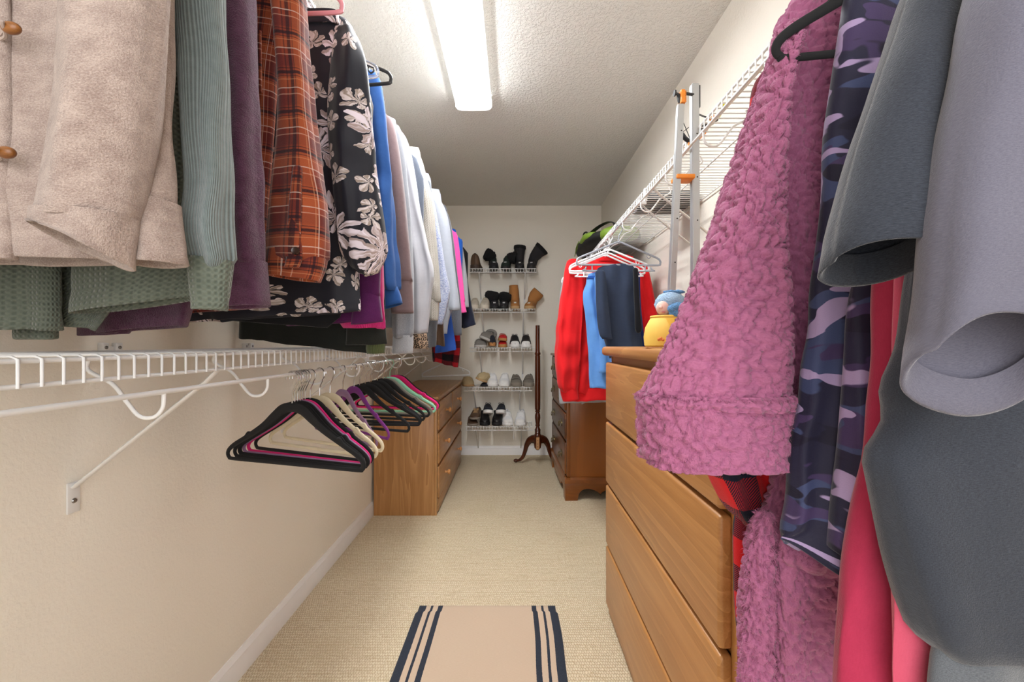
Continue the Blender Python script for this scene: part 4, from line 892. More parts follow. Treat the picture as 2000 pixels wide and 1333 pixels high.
# ---------------------------------------------------------------- empty hangers on the lower left rod
def hanger_geo(kind, root, m, hookm, W=.212):
    rw = .0042
    hook = smoothpath([(0, 0, -.082), (0, 0, -.055), (-.008, 0, -.040), (.014, 0, -.024)], 4).tolist() if False else None
    arc = [(.0185*math.cos(math.radians(a)), 0, -.0125+.0185*math.sin(math.radians(a))) for a in range(-50, 196, 15)]
    P = [(0, 0, -.088), (0, 0, -.058), (.002, 0, -.046), (.009, 0, -.034)]+arc
    MB().add(tube(smoothpath(P, 3), .0017 if kind == 'velvet' else .0030, 7)).build('hook', hookm, root, local=True)
    if kind == 'velvet':
        P = [(0, 0, -.086), (.03, 0, -.092), (.058, 0, -.112), (.095, 0, -.140), (.15, 0, -.172), (.19, 0, -.194), (.208, 0, -.208), (.213, 0, -.220), (.208, 0, -.229), (.196, 0, -.232), (.1, 0, -.232), (0, 0, -.232)]
        rr = [.012, .013, .012, .009, .007, .0065, .0058, .0055, .0052, .005, .005, .005]
        P = P+[(-x, y, z) for x, y, z in P[1:-1][::-1]]; rr = rr+rr[1:-1][::-1]
        R_ = smoothpath(np.array(rr)[:, None], 4, True)[:, 0]
        MB().add(tube(smoothpath(P, 4, True), R_, 10, True, r2=R_*0+.0036, up=(0, 1, 0))).build('frame', m, root, local=True)
        for s_ in (-1, 1): MB().add(tube(smoothpath([(s_*.134, 0, -.160), (s_*.143, 0, -.159), (s_*.150, 0, -.166), (s_*.154, 0, -.172)], 3), .0034, 7)).build('strap_notch', m, root, local=True)
    else:
        P = [(0, 0, -.080), (.02, 0, -.084), (.10, 0, -.118), (.19, 0, -.155), (.210, 0, -.170), (.212, 0, -.186), (.200, 0, -.194), (.1, 0, -.194), (0, 0, -.194)]
        P = P+[(-x, y, z) for x, y, z in P[1:-1][::-1]]
        MB().add(tube(smoothpath(P, 4, True), .0052, 9, True, r2=.0042, up=(0, 1, 0))).build('frame', m, root, local=True)
        for s_ in (-1, 1): MB().add(tube(smoothpath([(s_*.145, 0, -.140), (s_*.145, 0, -.152), (s_*.152, 0, -.160), (s_*.160, 0, -.156), (s_*.161, 0, -.150)], 3), .0024, 6)).build('strap_hook', m, root, local=True)
        if kind == 'bar':
            mb = MB()
            for s_ in (-1, 1): mb.add(tube([(s_*.135, 0, -.190), (s_*.135, 0, -.222)], .0035, 7))
            mb.add(tube(smoothpath([(-.165, 0, -.205), (-.168, 0, -.216), (-.158, 0, -.224), (.158, 0, -.224), (.168, 0, -.216), (.165, 0, -.205)], 3), .004, 8)); mb.build('trouser_bar', m, root, local=True)
HM = {}
def hmat(name, rgb, velvet=True):
    if name not in HM:
        HM[name] = plain(name, rgb, .95 if velvet else .4, var=.08, bump=.5 if velvet else 0, bscale=900)
        if velvet: HM[name].node_tree.nodes['Principled BSDF'].inputs['Sheen Weight'].default_value = .04
    return HM[name]
chrome = plain('chrome_wire', (196, 196, 198), .18, .95, .02)
HCOL = {'black': (15, 14, 16), 'pink': (214, 24, 112), 'cream': (218, 204, 174), 'lavender': (150, 116, 150), 'purple': (122, 42, 128), 'grey': (120, 116, 106), 'green': (140, 196, 168)}
PROTO = {}
def hang(colour, Y, rz, label, group, zoff=0, kind='velvet', x=RXL, z=LOWZ-.058):
    key = (colour, kind)
    loc = (x, Y, z+.0042-.0052+.002)
    if key not in PROTO:
        t = thing('velvet_hanger' if kind == 'velvet' else 'plastic_hanger', label, 'hanger', loc, math.radians(rz), group)
        m = hmat(colour+('_velvet' if kind == 'velvet' else '_plastic'), HCOL.get(colour, (226, 228, 230)), kind == 'velvet')
        hanger_geo(kind, t, m, chrome if (kind == 'velvet' and colour != 'green') else m); PROTO[key] = t
        return t
    return dup(PROTO[key], loc, math.radians(rz), label, group)
gA = 'black velvet hangers at the front of the lower rod'; gB = 'empty hangers on the lower left rod'; gC = 'black velvet hangers in the far bunch on the lower rod'
lA = 'black velvet hanger with chrome hook in the nearest bunch on the lower rod'
for (Y, rz), od in zip(((1.095, -16), (1.108, -19), (1.122, -20), (1.136, -18)), ('foremost', 'second', 'third', 'fourth')): hang('black', Y, rz, f'{od} black velvet hanger from the front in the nearest bunch on the lower rod', gA)
hang('lavender', 1.148, -19, 'lavender velvet hanger squeezed between the nearest black and pink hangers', gB)
hang('pink', 1.163, -20, 'hot pink velvet hanger in the nearest bunch on the lower rod', gB)
hang('black', 1.192, -21, 'black velvet hanger behind the nearest pink one and before the cream hangers', gB)
hang('cream', 1.250, -24, 'cream velvet hanger, nearer of the two side by side', gB)
hang('cream', 1.320, -26, 'cream velvet hanger, farther of the two side by side', gB)
hang('lavender', 1.42, -42, 'pale lavender velvet hanger turned towards the room on the lower rod', gB)
hang('purple', 1.52, -40, 'deep purple velvet hanger turned askew on the lower rod', gB)
hang('black', 1.575, -20, 'black velvet hanger just beyond the purple one', gB)
hang('black', 1.635, -4, 'black velvet hanger hung square behind the purple hanger', gB)
lC = 'black velvet hanger in the far bunch on the lower rod'
for (Y, rz), od in zip(((1.69, -14), (1.706, -13), (1.78, -14), (1.86, -12)), ('first', 'second', 'third', 'fourth')): hang('black', Y, rz, f'{od} black velvet hanger from the front in the far bunch on the lower rod', gC)
hang('grey', 1.90, -10, 'grey velvet hanger in the far bunch on the lower rod', gB)
hang('green', 1.96, -6, 'pale green hanger in the far bunch on the lower rod', gB)
hang('pink', 2.06, -10, 'pink velvet hanger near the far end of the row, just before the last black one', gB)
hang('black', 2.085, -10, 'last black velvet hanger in the row, behind the far pink one', gB)
hang('white', 3.62, 30, 'white plastic hanger hanging alone beside the shoe shelves', gB, kind='tube')
# ---------------------------------------------------------------- clothes on the upper left rod (nearest first)
def btn(c, r, n, m, parent, t=.004, name='button'): return MB().add(disc(c, r, n, t)).build(name, m, parent)
def dark(rows, dx): return [(r[0], r[1]+dx, r[2]+dx) for r in rows]
gL = 'clothes on the upper left rod'; gR = 'clothes on the right rod'
# beige fleece jacket
Mbei = fabric('beige_fleece', (196, 178, 168), 'fleece', (150, 130, 122), .3, 1.0)
g = garment('fleece_jacket', 'beige fleece jacket with wooden toggles, nearest in the upper left row', 'jacket', -.60, .50, 1.19, gL)
cloth('body', [(-640, -60, 100), (-600, -240, 300), (-350, -330, 330), (0, -330, 300), (300, -330, 262), (502, -330, 512, 245)], .52, [.015, .03, .035, .035, .035, .035], Mbei, g, fold=.006, seed=3, nf=14, hem=.03)
cloth('placket', [(-560, -20, 12), (0, -15, 17), (300, -8, 26), (505, -4, 28)], .482, .006, Mbei, g, fold=.002, seed=5, nu=20)
cloth('sleeve', [(-520, 240, 315), (-350, 180, 326), (-150, 150, 322), (0, 132, 312), (200, 116, 290), (330, 102, 268), (430, 92, 434, 248)], .452, [.01, .026, .03, .03, .031, .032, .033], Mbei, g, fold=.007, seed=7, nf=20, hem=0, bottom='open')
cloth('cuff', [(418, 89, 424, 252), (440, 88, 452, 249), (452, 84, 512, 240)], .452, [.035, .036, .037], Mbei, g, fold=.003, seed=8, tilt=.012, hem=.003, top='open')
cloth('sleeve', [(-480, 285, 335), (-250, 275, 332), (0, 288, 326), (200, 284, 331), (300, 276, 334), (400, 266, 337)], .50, [.01, .02, .022, .022, .022, .022], Mbei, g, fold=.006, seed=9, nf=20, hem=0)
cloth('cuff', [(396, 264, 339), (430, 265, 340), (516, 260, 514, 350)], .50, [.025, .027, .028], Mbei, g, fold=.003, seed=10, hem=.004, top='open')
Mwd = wood('toggle_wood', (92, 52, 22), (172, 112, 56), 'x', 3, .35)
for px, py in ((22, 55), (12, 298)):
    p = at(px, py, .463)
    b = MB().add(blob(p, (.010, .006, .0065), 20, 12)).build('toggle', Mwd, g)
    MB().add(tube(smoothpath([(p[0]-.03, .478, p[2]+.002), (p[0]-.012, .468, p[2]+.004), (p[0], .4545, p[2]), (p[0]-.012, .468, p[2]-.004), (p[0]-.03, .478, p[2]-.002)], 4), .0018, 6)).build('cord_loop', Mbei, b)
# sage waffle shacket
Msag = fabric('sage_waffle', (112, 118, 106), 'waffle', (70, 78, 70), .25, 1.2, .55); Msag2 = fabric('sage_rib', (132, 142, 142), 'rib', (84, 95, 94), .25, 1.0, 1.4)
g = garment('waffle_overshirt', 'sage green waffle overshirt with ribbed sleeves behind the beige jacket', 'shirt', -.58, .64, 1.11, gL)
cloth('back_panel', [(-420, 60, 200), (-380, -60, 400), (-100, -90, 430), (300, -100, 420), (600, -100, 645, 190)], .672, .012, Msag, g, fold=.004, seed=11, hem=.02)
cloth('front_panel', [(-380, 180, 340), (-100, 170, 385), (200, 160, 395), (450, 150, 392), (612, 143, 582, 382)], .635, [.01, .022, .024, .024, .024], Msag, g, fold=.006, seed=12, hem=.025, nf=18)
cloth('front_panel', [(-380, 40, 150), (-100, -60, 130), (300, -75, 118), (640, -80, 645, 115)], .635, [.01, .02, .02, .02], Msag, g, fold=.005, seed=13, hem=.02)
cloth('belt_end', [(600, 28, 106), (640, 26, 108), (662, 28, 107)], .655, .008, Msag, g, fold=.004, seed=14, nu=24)
cloth('sleeve', [(-420, 330, 400), (-250, 340, 430), (0, 346, 438), (130, 358, 445), (250, 366, 447), (360, 370, 449), (450, 362, 452), (505, 364, 455)], .565, [.01, .022, .026, .027, .027, .028, .028, .022], Msag2, g, fold=.006, seed=15, nf=24, hem=0, bottom='dome')
cloth('cuff', [(502, 372, 510, 452), (540, 375, 546, 448), (603, 380, 606, 441)], .565, [.020, .019, .017], Msag, g, fold=.002, seed=16, top='open', hem=.003)
# plum fleece
Mplu = fabric('plum_fleece', (104, 64, 92), 'fleece', (70, 40, 60), .3)
g = garment('plum_pullover', 'dark plum fleece pullover between the sage overshirt and the orange plaid shirt', 'sweater', -.58, .76, 1.10, gL)
cloth('body', [(-320, 240, 360), (-290, 150, 440), (0, 150, 470), (300, 180, 460), (650, 196, 636, 368)], .775, [.01, .02, .026, .026, .026], Mplu, g, fold=.005, seed=21, hem=.0)
cloth('hem_flap', [(560, 150, 330), (655, 152, 652, 250)], .80, .01, Mplu, g, fold=.003, seed=22, hem=.0)
cloth('sleeve', [(-330, 395, 440), (-200, 410, 476), (0, 424, 490), (200, 432, 501), (400, 440, 508), (515, 442, 514)], .69, [.01, .022, .026, .027, .027, .027], Mplu, g, fold=.005, seed=23, hem=0, nf=18)
cloth('cuff', [(510, 441, 515), (540, 440, 517), (602, 434, 596, 524)], .69, [.029, .031, .031], Mplu, g, fold=.002, seed=24, top='open', hem=.003)
# plaid flannel
Mpld = plaid('orange_plaid', (112, 48, 40), [(0, .22, .13, (84, 34, 36), .6), (1, .22, .13, (84, 34, 36), .6), (0, .74, .16, (164, 84, 48), .45), (1, .74, .16, (164, 84, 48), .45), (0, .5, .04, (38, 26, 32), .8), (1, .5, .04, (38, 26, 32), .9), (0, .40, .012, (38, 26, 32), .6), (1, .40, .012, (38, 26, 32), .7), (0, .60, .012, (38, 26, 32), .6), (1, .60, .012, (38, 26, 32), .7), (0, .88, .014, (214, 190, 178), .55), (1, .90, .014, (214, 190, 178), .55), (0, .06, .012, (210, 170, 150), .4), (1, .06, .012, (210, 170, 150), .4), (0, .81, .01, (210, 150, 110), .35), (1, .68, .01, (210, 150, 110), .35)], .074, .25, True, .4, (140, 62, 40))
Mbtn = plain('dark_horn', (62, 44, 36), .25, var=.2)
g = garment('flannel_shirt', 'orange and brown plaid flannel shirt with a buttoned cuff', 'shirt', -.58, .90, 1.13, gL)
cloth('body', [(-240, 330, 430), (-215, 220, 560), (0, 200, 556), (150, 200, 540), (300, 205, 530), (500, 240, 517), (612, 300, 600, 518)], .905, [.01, .02, .026, .026, .026, .026, .024], Mpld, g, fold=.006, seed=31, hem=.015, nf=20)
cloth('pocket', [(60, 486, 510), (180, 486, 512)], .872, .004, Mpld, g, fold=.001, seed=35, nu=20, top='open')
cloth('sleeve', [(-190, 505, 555), (-90, 516, 588), (0, 532, 592), (100, 543, 600), (200, 548, 612), (300, 542, 622), (400, 532, 635), (470, 525, 641), (505, 524, 638)], .82, [.01, .022, .027, .029, .031, .034, .037, .038, .034], Mpld, g, fold=.008, seed=32, hem=0, nf=26, bottom='dome')
cf = cloth('cuff', [(490, 526, 637), (515, 522, 520, 635), (538, 526, 550, 624)], .82, [.036, .036, .034], Mpld, g, fold=.002, seed=33, top='open', hem=.004)
cloth('sleeve_placket', [(330, 572, 590), (420, 563, 588), (500, 560, 590), (522, 556, 584)], .779, .006, Mpld, g, fold=.001, seed=34, nu=16, dv=.006)
btn(at(577, 490, .7705), .0075, (.1, -1, .1), Mbtn, g)
# floral blouse
Mflo = floral('floral_chiffon')
g = garment('floral_blouse', 'black blouse printed with pale flowers and a full gathered sleeve', 'blouse', -.57, 1.12, 1.12, gL)
cloth('body', [(18, 520, 612), (34, 470, 668), (60, 440, 690), (150, 400, 690), (300, 370, 692), (450, 345, 696), (560, 320, 700), (630, 352, 608, 702)], 1.12, [.012, .02, .026, .03, .03, .03, .03, .03], Mflo, g, fold=.009, seed=41, nf=22, hem=.012)
cloth('sleeve', [(62, 655, 692), (85, 652, 704), (130, 648, 716), (220, 642, 726), (320, 648, 735), (400, 656, 745), (460, 662, 754), (495, 668, 757), (518, 684, 527, 738)], 1.05, [.012, .022, .028, .031, .034, .038, .041, .038, .02], Mflo, g, fold=.011, seed=42, nf=30, hem=0, bottom='dome')
cloth('collar', [(22, 590, 660), (48, 600, 664)], 1.10, .012, Mflo, g, fold=.002, seed=43, nu=24, top='open', hem=0)
# grey sliver shirt
Mgr = heather('grey_marl', (176, 174, 172), (120, 118, 116))
g = garment('grey_shirt', 'grey marl shirt, only its edge showing behind the floral blouse', 'shirt', -.57, 1.20, 1.2, gL)
cloth('body', [(100, 560, 640), (116, 540, 702), (160, 500, 715), (205, 480, 728), (235, 480, 727), (500, 480, 716)], 1.20, .016, Mgr, g, fold=.004, seed=44, dv=.03)
# black tee below blouse, purple sweatshirt, pink, olive
Mblk2 = fabric('black_jersey', (30, 30, 33), 'knit'); Mpur = fabric('purple_jersey', (96, 38, 92), 'knit', (66, 24, 66), .2)
g = garment('purple_sweatshirt', 'deep purple sweatshirt hanging below and behind the floral blouse', 'sweater', -.57, 1.25, 1.12, gL)
cloth('body', [(160, 600, 660), (180, 520, 712), (400, 520, 720), (560, 540, 712), (636, 560, 626, 712)], 1.245, [.01, .018, .024, .026, .028], Mpur, g, fold=.008, seed=51, hem=.04, dv=.02)
cloth('sleeve', [(330, 688, 736), (450, 686, 744), (570, 688, 742), (578, 690, 742)], 1.19, [.012, .02, .02, .018], Mpur, g, fold=.004, seed=52, hem=0, dv=.02)
cloth('cuff', [(574, 691, 741), (600, 690, 744), (634, 686, 628, 747)], 1.19, [.019, .02, .019], Mpur, g, fold=.002, seed=53, top='open', hem=.003)
Mpk = fabric('hot_pink_knit', (232, 64, 142), 'rib', (190, 40, 110))
g = garment('pink_sweater', 'hot pink knit top peeking out beside the purple sweatshirt', 'sweater', -.57, 1.29, 1.13, gL)
cloth('body', [(420, 640, 700), (470, 600, 742), (560, 620, 750), (600, 640, 751), (640, 670, 642, 752)], 1.295, .014, Mpk, g, fold=.005, seed=54, dv=.02)
Moli = fabric('dark_olive_jersey', (44, 46, 42), 'knit', (30, 32, 30)); Moli2 = fabric('olive_rib', (88, 96, 62), 'rib', (66, 72, 46))
g = garment('olive_hoodie', 'black olive hooded sweatshirt, longest of the dark ones, with olive cuffs', 'sweater', -.57, 1.36, 1.06, gL)
cloth('body', [(200, 590, 690), (215, 520, 735), (450, 490, 740), (620, 470, 735), (660, 468, 690, 724)], 1.375, [.01, .02, .026, .03, .03], Moli, g, fold=.008, seed=55, hem=.05, dv=.02)
cloth('sleeve', [(420, 690, 745), (560, 684, 750), (640, 678, 752), (674, 676, 672, 755)], 1.325, [.012, .019, .02, .018], Moli, g, fold=.006, seed=56, hem=0, dv=.02)
cloth('cuff', [(668, 716, 752), (680, 715, 752), (691, 717, 690, 751)], 1.325, .014, Moli2, g, fold=.002, seed=57, top='open', dv=.008)
g = garment('black_jersey_shirt', 'black jersey top whose curved hem hangs left of the floral blouse', 'shirt', -.60, 1.17, 1.12, gL)
cloth('body', [(100, 540, 620), (130, 420, 690), (400, 360, 690), (596, 366, 672), (620, 364, 640, 640)], 1.172, [.01, .014, .016, .016, .014], Mblk2, g, fold=.004, seed=58, hem=.012, dv=.025)
# denim shirt
Mden = fabric('blue_denim', (54, 98, 160), 'denim', (30, 62, 120), .15)
g = garment('denim_shirt', 'bright blue denim shirt with long cuffed sleeve', 'shirt', -.57, 1.44, 1.2, gL)
cloth('body', [(150, 620, 690), (164, 580, 735), (350, 570, 745), (580, 590, 755)], 1.455, [.01, .02, .022, .022], Mden, g, fold=.006, seed=61, dv=.025)
cloth('sleeve', [(134, 690, 716), (150, 692, 740), (200, 700, 751), (290, 708, 759), (400, 718, 768), (500, 728, 775), (555, 735, 778), (566, 740, 778)], 1.385, [.012, .024, .028, .028, .028, .028, .028, .022], Mden, g, fold=.013, seed=62, hem=0, nf=30)
cloth('cuff', [(560, 741, 776), (580, 742, 574, 782), (604, 745, 592, 786)], 1.385, [.023, .025, .026], Mden, g, fold=.003, seed=63, top='open', hem=.004)
# taupe
Mtau = fabric('mauve_taupe_knit', (128, 108, 110), 'knit', (96, 78, 78))
def sleeved(name, label, cat, Y, body, sleeve, m, cuff=None, mc=None, th=.024, seed=0, fold=.006, hem=.015, nf=26, y0=None, extra=None):
    g = garment(name, label, cat, -.57, Y+.06, at(800, sleeve[-1][0], Y)[2], gL)
    s0 = sleeve[0]
    if body: cloth('body', body, Y+.055, [.01]+[th*.8]*(len(body)-1), m, g, fold=fold, seed=seed, dv=.03, nu=36)
    cloth('sleeve', sleeve, Y, [.010, th*.9]+[th]*(len(sleeve)-2), m, g, fold=fold, seed=seed+1, hem=0 if cuff else hem, dv=.018, nf=nf, nu=40, bottom='open')
    if cuff: cloth('cuff', cuff, Y, th*.8, mc or m, g, fold=.002, seed=seed+2, top='open', hem=.003, dv=.01, nu=32)
    return g
g = sleeved('mauve_sweatshirt', 'mauve taupe sweatshirt beside the blue denim shirt', 'sweater', 1.50, [(225, 670, 720), (240, 640, 755), (600, 640, 770)], [(222, 728, 752), (240, 734, 768), (300, 742, 780), (380, 750, 790), (480, 756, 800), (550, 760, 806)], Mtau, [(546, 762, 805), (580, 762, 807), (612, 765, 611, 808)], None, .03, 71)
g = sleeved('grey_sweatshirt', 'pale grey marl sweatshirt with a frayed band above its cuff', 'sweater', 1.64, [(242, 690, 740), (255, 660, 775), (640, 680, 770)], [(244, 742, 768), (262, 748, 785), (400, 760, 800), (550, 764, 808), (640, 767, 808), (660, 770, 806)], heather('pale_grey_marl', (150, 152, 158), (104, 106, 114)), [(655, 768, 807), (672, 767, 807), (690, 767, 806)], heather('grey_rib_marl', (176, 178, 182), (130, 132, 138)), .03, 81, .008)
g = garment('black_ribbed_shirt', 'black top with only its round neck showing beside the pale grey sweatshirt', 'shirt', -.57, 1.745, 1.6, gL)
cloth('body', [(236, 742, 764), (242, 735, 774), (262, 730, 782), (276, 720, 781), (500, 720, 776)], 1.735, .013, fabric('black_rib', (34, 34, 36), 'rib'), g, fold=.002, seed=86, dv=.02)
Mwht = fabric('white_jersey', (172, 172, 178), 'knit', (154, 154, 160))
g = sleeved('white_tee', 'plain long white jersey top, longest of the white ones', 'shirt', 1.83, None, [(254, 752, 780), (268, 760, 792), (310, 770, 804), (400, 785, 819), (480, 796, 836), (530, 801, 847), (570, 804, 844), (652, 808, 650, 835)], Mwht, None, None, .034, 91, .008)
cloth('body', [(258, 700, 750), (275, 690, 785), (600, 700, 800), (640, 700, 805)], 1.885, [.01, .02, .022, .022], Mwht, g, fold=.006, seed=94, dv=.03)
g = garment('slate_sweater', 'slate grey marl top, just its shoulder and neck showing between two white ones', 'shirt', -.57, 1.97, 1.5, gL)
cloth('body', [(298, 770, 800), (306, 765, 812), (340, 760, 823), (380, 758, 828), (640, 760, 822)], 1.965, [.01, .015, .018, .018, .018], heather('slate_marl', (98, 104, 116), (62, 66, 76)), g, fold=.003, seed=96, dv=.03)
Mcrm = fabric('cream_waffle', (172, 167, 158), 'waffle', (134, 128, 120), .2, 1.2, .5)
g = sleeved('cream_waffle_shirt', 'cream waffle knit top with a ribbed cuff', 'sweater', 2.10, [(300, 770, 810), (310, 750, 822), (560, 760, 830)], [(296, 792, 812), (312, 798, 824), (350, 806, 834), (385, 815, 844), (450, 824, 851), (540, 834, 859), (590, 838, 861)], Mcrm, [(586, 838, 858), (606, 839, 857), (626, 840, 856)], Mcrm, .026, 101)
g = sleeved('boucle_sweater', 'fuzzy white and blue speckled sweater', 'sweater', 2.28, [(350, 800, 830), (360, 780, 842), (600, 790, 850)], [(372, 815, 832), (388, 822, 846), (450, 836, 859), (520, 842, 870), (570, 846, 879), (610, 848, 872), (634, 850, 864)], heather('speckled_boucle', (184, 186, 196), (98, 110, 148), .3, 120, 160), None, None, .026, 111, .007)
Mlg = fabric('pale_grey_jersey', (158, 161, 169), 'knit', (134, 138, 147))
g = sleeved('silver_sweatshirt', 'silver grey sweatshirt just before the charcoal hoodie', 'sweater', 2.46, [(378, 820, 845), (390, 800, 862), (620, 810, 868)], [(382, 832, 850), (394, 838, 862), (430, 846, 876), (500, 856, 885), (560, 862, 893), (596, 868, 897), (606, 870, 897)], Mlg, [(602, 866, 884), (630, 862, 876), (652, 861, 873)], None, .028, 121)
Mch = heather('charcoal_marl', (112, 114, 122), (56, 58, 66))
g = sleeved('charcoal_hoodie', 'charcoal marl hoodie beside the bright pink one', 'sweater', 2.66, [(410, 830, 860), (420, 820, 874), (640, 830, 880)], [(410, 850, 866), (420, 856, 876), (470, 866, 886), (530, 872, 892), (600, 872, 900), (655, 870, 901)], Mch, None, None, .030, 131)
Mhp = fabric('pink_jersey', (240, 92, 168), 'knit', (222, 70, 148))
g = sleeved('pink_hoodie', 'bright pink hoodie near the far end of the upper left row', 'sweater', 2.88, [(448, 850, 872), (456, 846, 884), (640, 850, 886)], [(452, 874, 886), (462, 880, 894), (520, 885, 901), (582, 892, 908), (590, 894, 908)], Mhp, [(586, 895, 907), (600, 896, 909), (612, 899, 610, 911)], None, .022, 141, .004)
Mroy = fabric('royal_blue_pique', (36, 88, 176), 'knit')
g = sleeved('royal_blue_polo', 'royal blue polo shirt with its collar showing behind the pink hoodie', 'shirt', 3.00, [(455, 860, 880), (463, 855, 892), (690, 862, 897)], [(458, 876, 890), (468, 880, 900), (482, 886, 904), (600, 884, 900), (690, 864, 898)], Mroy, None, None, .022, 151, .004)
g = sleeved('ivory_shirt', 'ivory long sleeved top, a thin pale strip before the navy jacket', 'shirt', 3.14, [(470, 870, 890), (478, 865, 899), (690, 870, 900)], [(466, 884, 896), (480, 890, 903), (540, 896, 912), (600, 900, 916)], Mwht, None, None, .018, 161, .003)
Mnav = fabric('navy_twill', (44, 48, 66), 'twill', (32, 34, 48))
g = sleeved('navy_jacket', 'navy jacket at the far end of the upper left row', 'jacket', 3.28, [(484, 870, 892), (490, 868, 902), (640, 874, 908)], [(480, 886, 898), (492, 890, 905), (560, 898, 915), (610, 902, 924), (634, 903, 929), (642, 905, 634, 929)], Mnav, None, None, .026, 171, .005)
g = sleeved('black_collared_shirt', 'black collared shirt, last in the upper left row by the shoe shelves', 'shirt', 3.44, [(488, 878, 896), (494, 876, 905), (600, 880, 908)], [(484, 894, 906), (494, 898, 913), (506, 900, 914), (600, 900, 912)], fabric('black_cotton', (36, 36, 38), 'knit'), None, None, .016, 181, .003)
# things hanging lower in the far half
Mrb = buffalo('red_black_check', (150, 26, 36), (22, 20, 26), (90, 20, 30), .085)
g = garment('plaid_pajamas', 'red and black checked pyjamas hanging lowest at the far end of the upper left row', 'pajamas', -.57, 2.80, .93, gL)
cloth('body', [(470, 846, 878), (560, 842, 890), (660, 842, 899), (705, 845, 718, 894)], 2.80, [.012, .02, .024, .026], Mrb, g, fold=.01, seed=191, nf=40, dv=.025)
g = garment('brown_sweater', 'brown top whose hem shows under the far white clothes', 'shirt', -.57, 2.38, .98, gL)
cloth('body', [(440, 820, 855), (560, 816, 862), (672, 834, 676, 870)], 2.375, [.01, .014, .016], fabric('brown_knit', (92, 72, 58), 'knit'), g, fold=.006, seed=192, dv=.03)
g = garment('leopard_shirt', 'leopard print top with only its hem showing below the white jersey top', 'shirt', -.57, 2.02, .98, gL)
s = Mat('leopard_print'); vv = s.coord('UV'); vo = s.n('ShaderNodeTexVoronoi', {'voronoi_dimensions': '2D'}, Vector=vv, Scale=90.0).outputs[0]
s.set(s.b, 'Base Color', s.mix(s.ma('MULTIPLY', s.ma('GREATER_THAN', vo, .22), s.ma('LESS_THAN', vo, .48)), lin(176, 152, 130), lin(28, 24, 24)))
cloth('body', [(340, 770, 818), (560, 780, 824), (676, 766, 682, 836)], 2.025, [.01, .014, .016], s.fin(None, .8), g, fold=.006, seed=193, dv=.03)
g = garment('blue_sweater', 'cobalt blue top showing below the charcoal hoodie', 'shirt', -.57, 2.56, 1.0, gL)
cloth('body', [(440, 846, 872), (600, 848, 880), (690, 850, 684, 890)], 2.56, [.01, .014, .016], fabric('cobalt_knit', (46, 84, 168), 'knit'), g, fold=.006, seed=194, dv=.03)
g = garment('grey_marl_shirt', 'dark grey marl top showing between the speckled and silver sweaters', 'shirt', -.57, 2.19, 1.0, gL)
cloth('body', [(360, 812, 842), (560, 826, 856), (682, 832, 676, 852)], 2.19, [.01, .013, .014], heather('smoke_marl', (120, 124, 130), (70, 72, 80)), g, fold=.006, seed=195, dv=.03)

# hangers seen among them
def onehanger(name, label, rgb, x, Y, z, rz, kind='tube', velvet=False, group='hangers among the clothes'):
    t = thing(name, label, 'hanger', (x, Y, z), math.radians(rz), group)
    m = plain(name+'_material', rgb, .95 if velvet else .35, var=.05); hanger_geo(kind, t, m, chrome if velvet else m); return t
UR = UPZ-.058+.001
onehanger('plastic_hanger', 'pink plastic hanger without clothes between the plaid shirt and floral blouse', (228, 150, 160), -.60, .975, UR-.012, -3)
onehanger('plastic_hanger', 'black plastic hanger without clothes beyond the floral blouse', (28, 28, 30), RXL, 1.262, UR-.004, -6)
clear = Mat('clear_plastic'); clear.b.inputs['Transmission Weight'].default_value = .85; clear.b.inputs['IOR'].default_value = 1.3
t = thing('plastic_hanger', 'clear plastic hanger tip beside the black hanger', 'hanger', (RXL-.03, 1.225, UR-.004), math.radians(-4), 'hangers among the clothes'); hanger_geo('tube', t, clear.fin((.95, .95, .97, 1), .08), chrome)

for Y, lb in ((3.20, 'ivory long sleeved top'), (3.34, 'navy jacket'), (3.50, 'black collared shirt')): onehanger('plastic_hanger', 'white plastic hanger holding the '+lb, (235, 235, 236), RXL, Y, UR-.006, 62)
# ---------------------------------------------------------------- clothes on the right rod, near
def sherp(amp, cell, sd):
    def f(p):
        q = Vector((p[0], p[1], p[2]*1.35))/cell+Vector((sd, sd*2, sd*3)); wq = q+Vector((noise.noise(q*.6), noise.noise(q*.6+Vector((5, 5, 5))), noise.noise(q*.6-Vector((5, 5, 5)))))*.75
        d = noise.voronoi(wq)[0]; e_ = d[1]-d[0]
        return amp*.6*(1-d[0]**2)-amp*1.3*math.exp(-e_*e_*80)+amp*.15*noise.noise(q*2.3)
    return f
Mshe = sherpa('pink_sherpa', (182, 114, 147), (152, 86, 119)); DS = sherp(.0048, .0175, 1.3)
Mbuf = buffalo('buffalo_fleece', (206, 32, 36), (26, 28, 42), (110, 30, 50), .092)
x0 = .52
g = garment('plaid_robe', 'red and black buffalo check robe mostly hidden behind the pink sherpa robe', 'robe', .50, .70, .4, gR)
cloth('body', [(60, 1590, 1650), (130, 1500, 1760), (190, 1466, 1780), (320, 1470, 1800), (560, 1500, 1800), (900, 1462, 1800), (1050, 1434, 1800), (1250, 1440, 1800), (1420, 1445, 1800)], .715, [.015, .02, .025, .025, .025, .025, .025, .025, .025], Mbuf, g, x0=x0, fold=.008, seed=201, hem=0)
cloth('sleeve', [(500, 1400, 1500), (700, 1350, 1528), (860, 1350, 1532), (930, 1384, 1530), (975, 1408, 1528), (1005, 1432, 1512), (1024, 1456, 1020, 1496)], .655, [.02, .025, .032, .034, .032, .028, .018], Mbuf, g, x0=x0, fold=.014, seed=202, nf=34, hem=0, bottom='dome')
g = garment('sherpa_robe', 'fluffy pink sherpa robe with a wide cuff and patch pocket', 'robe', .48, .60, .4, gR)
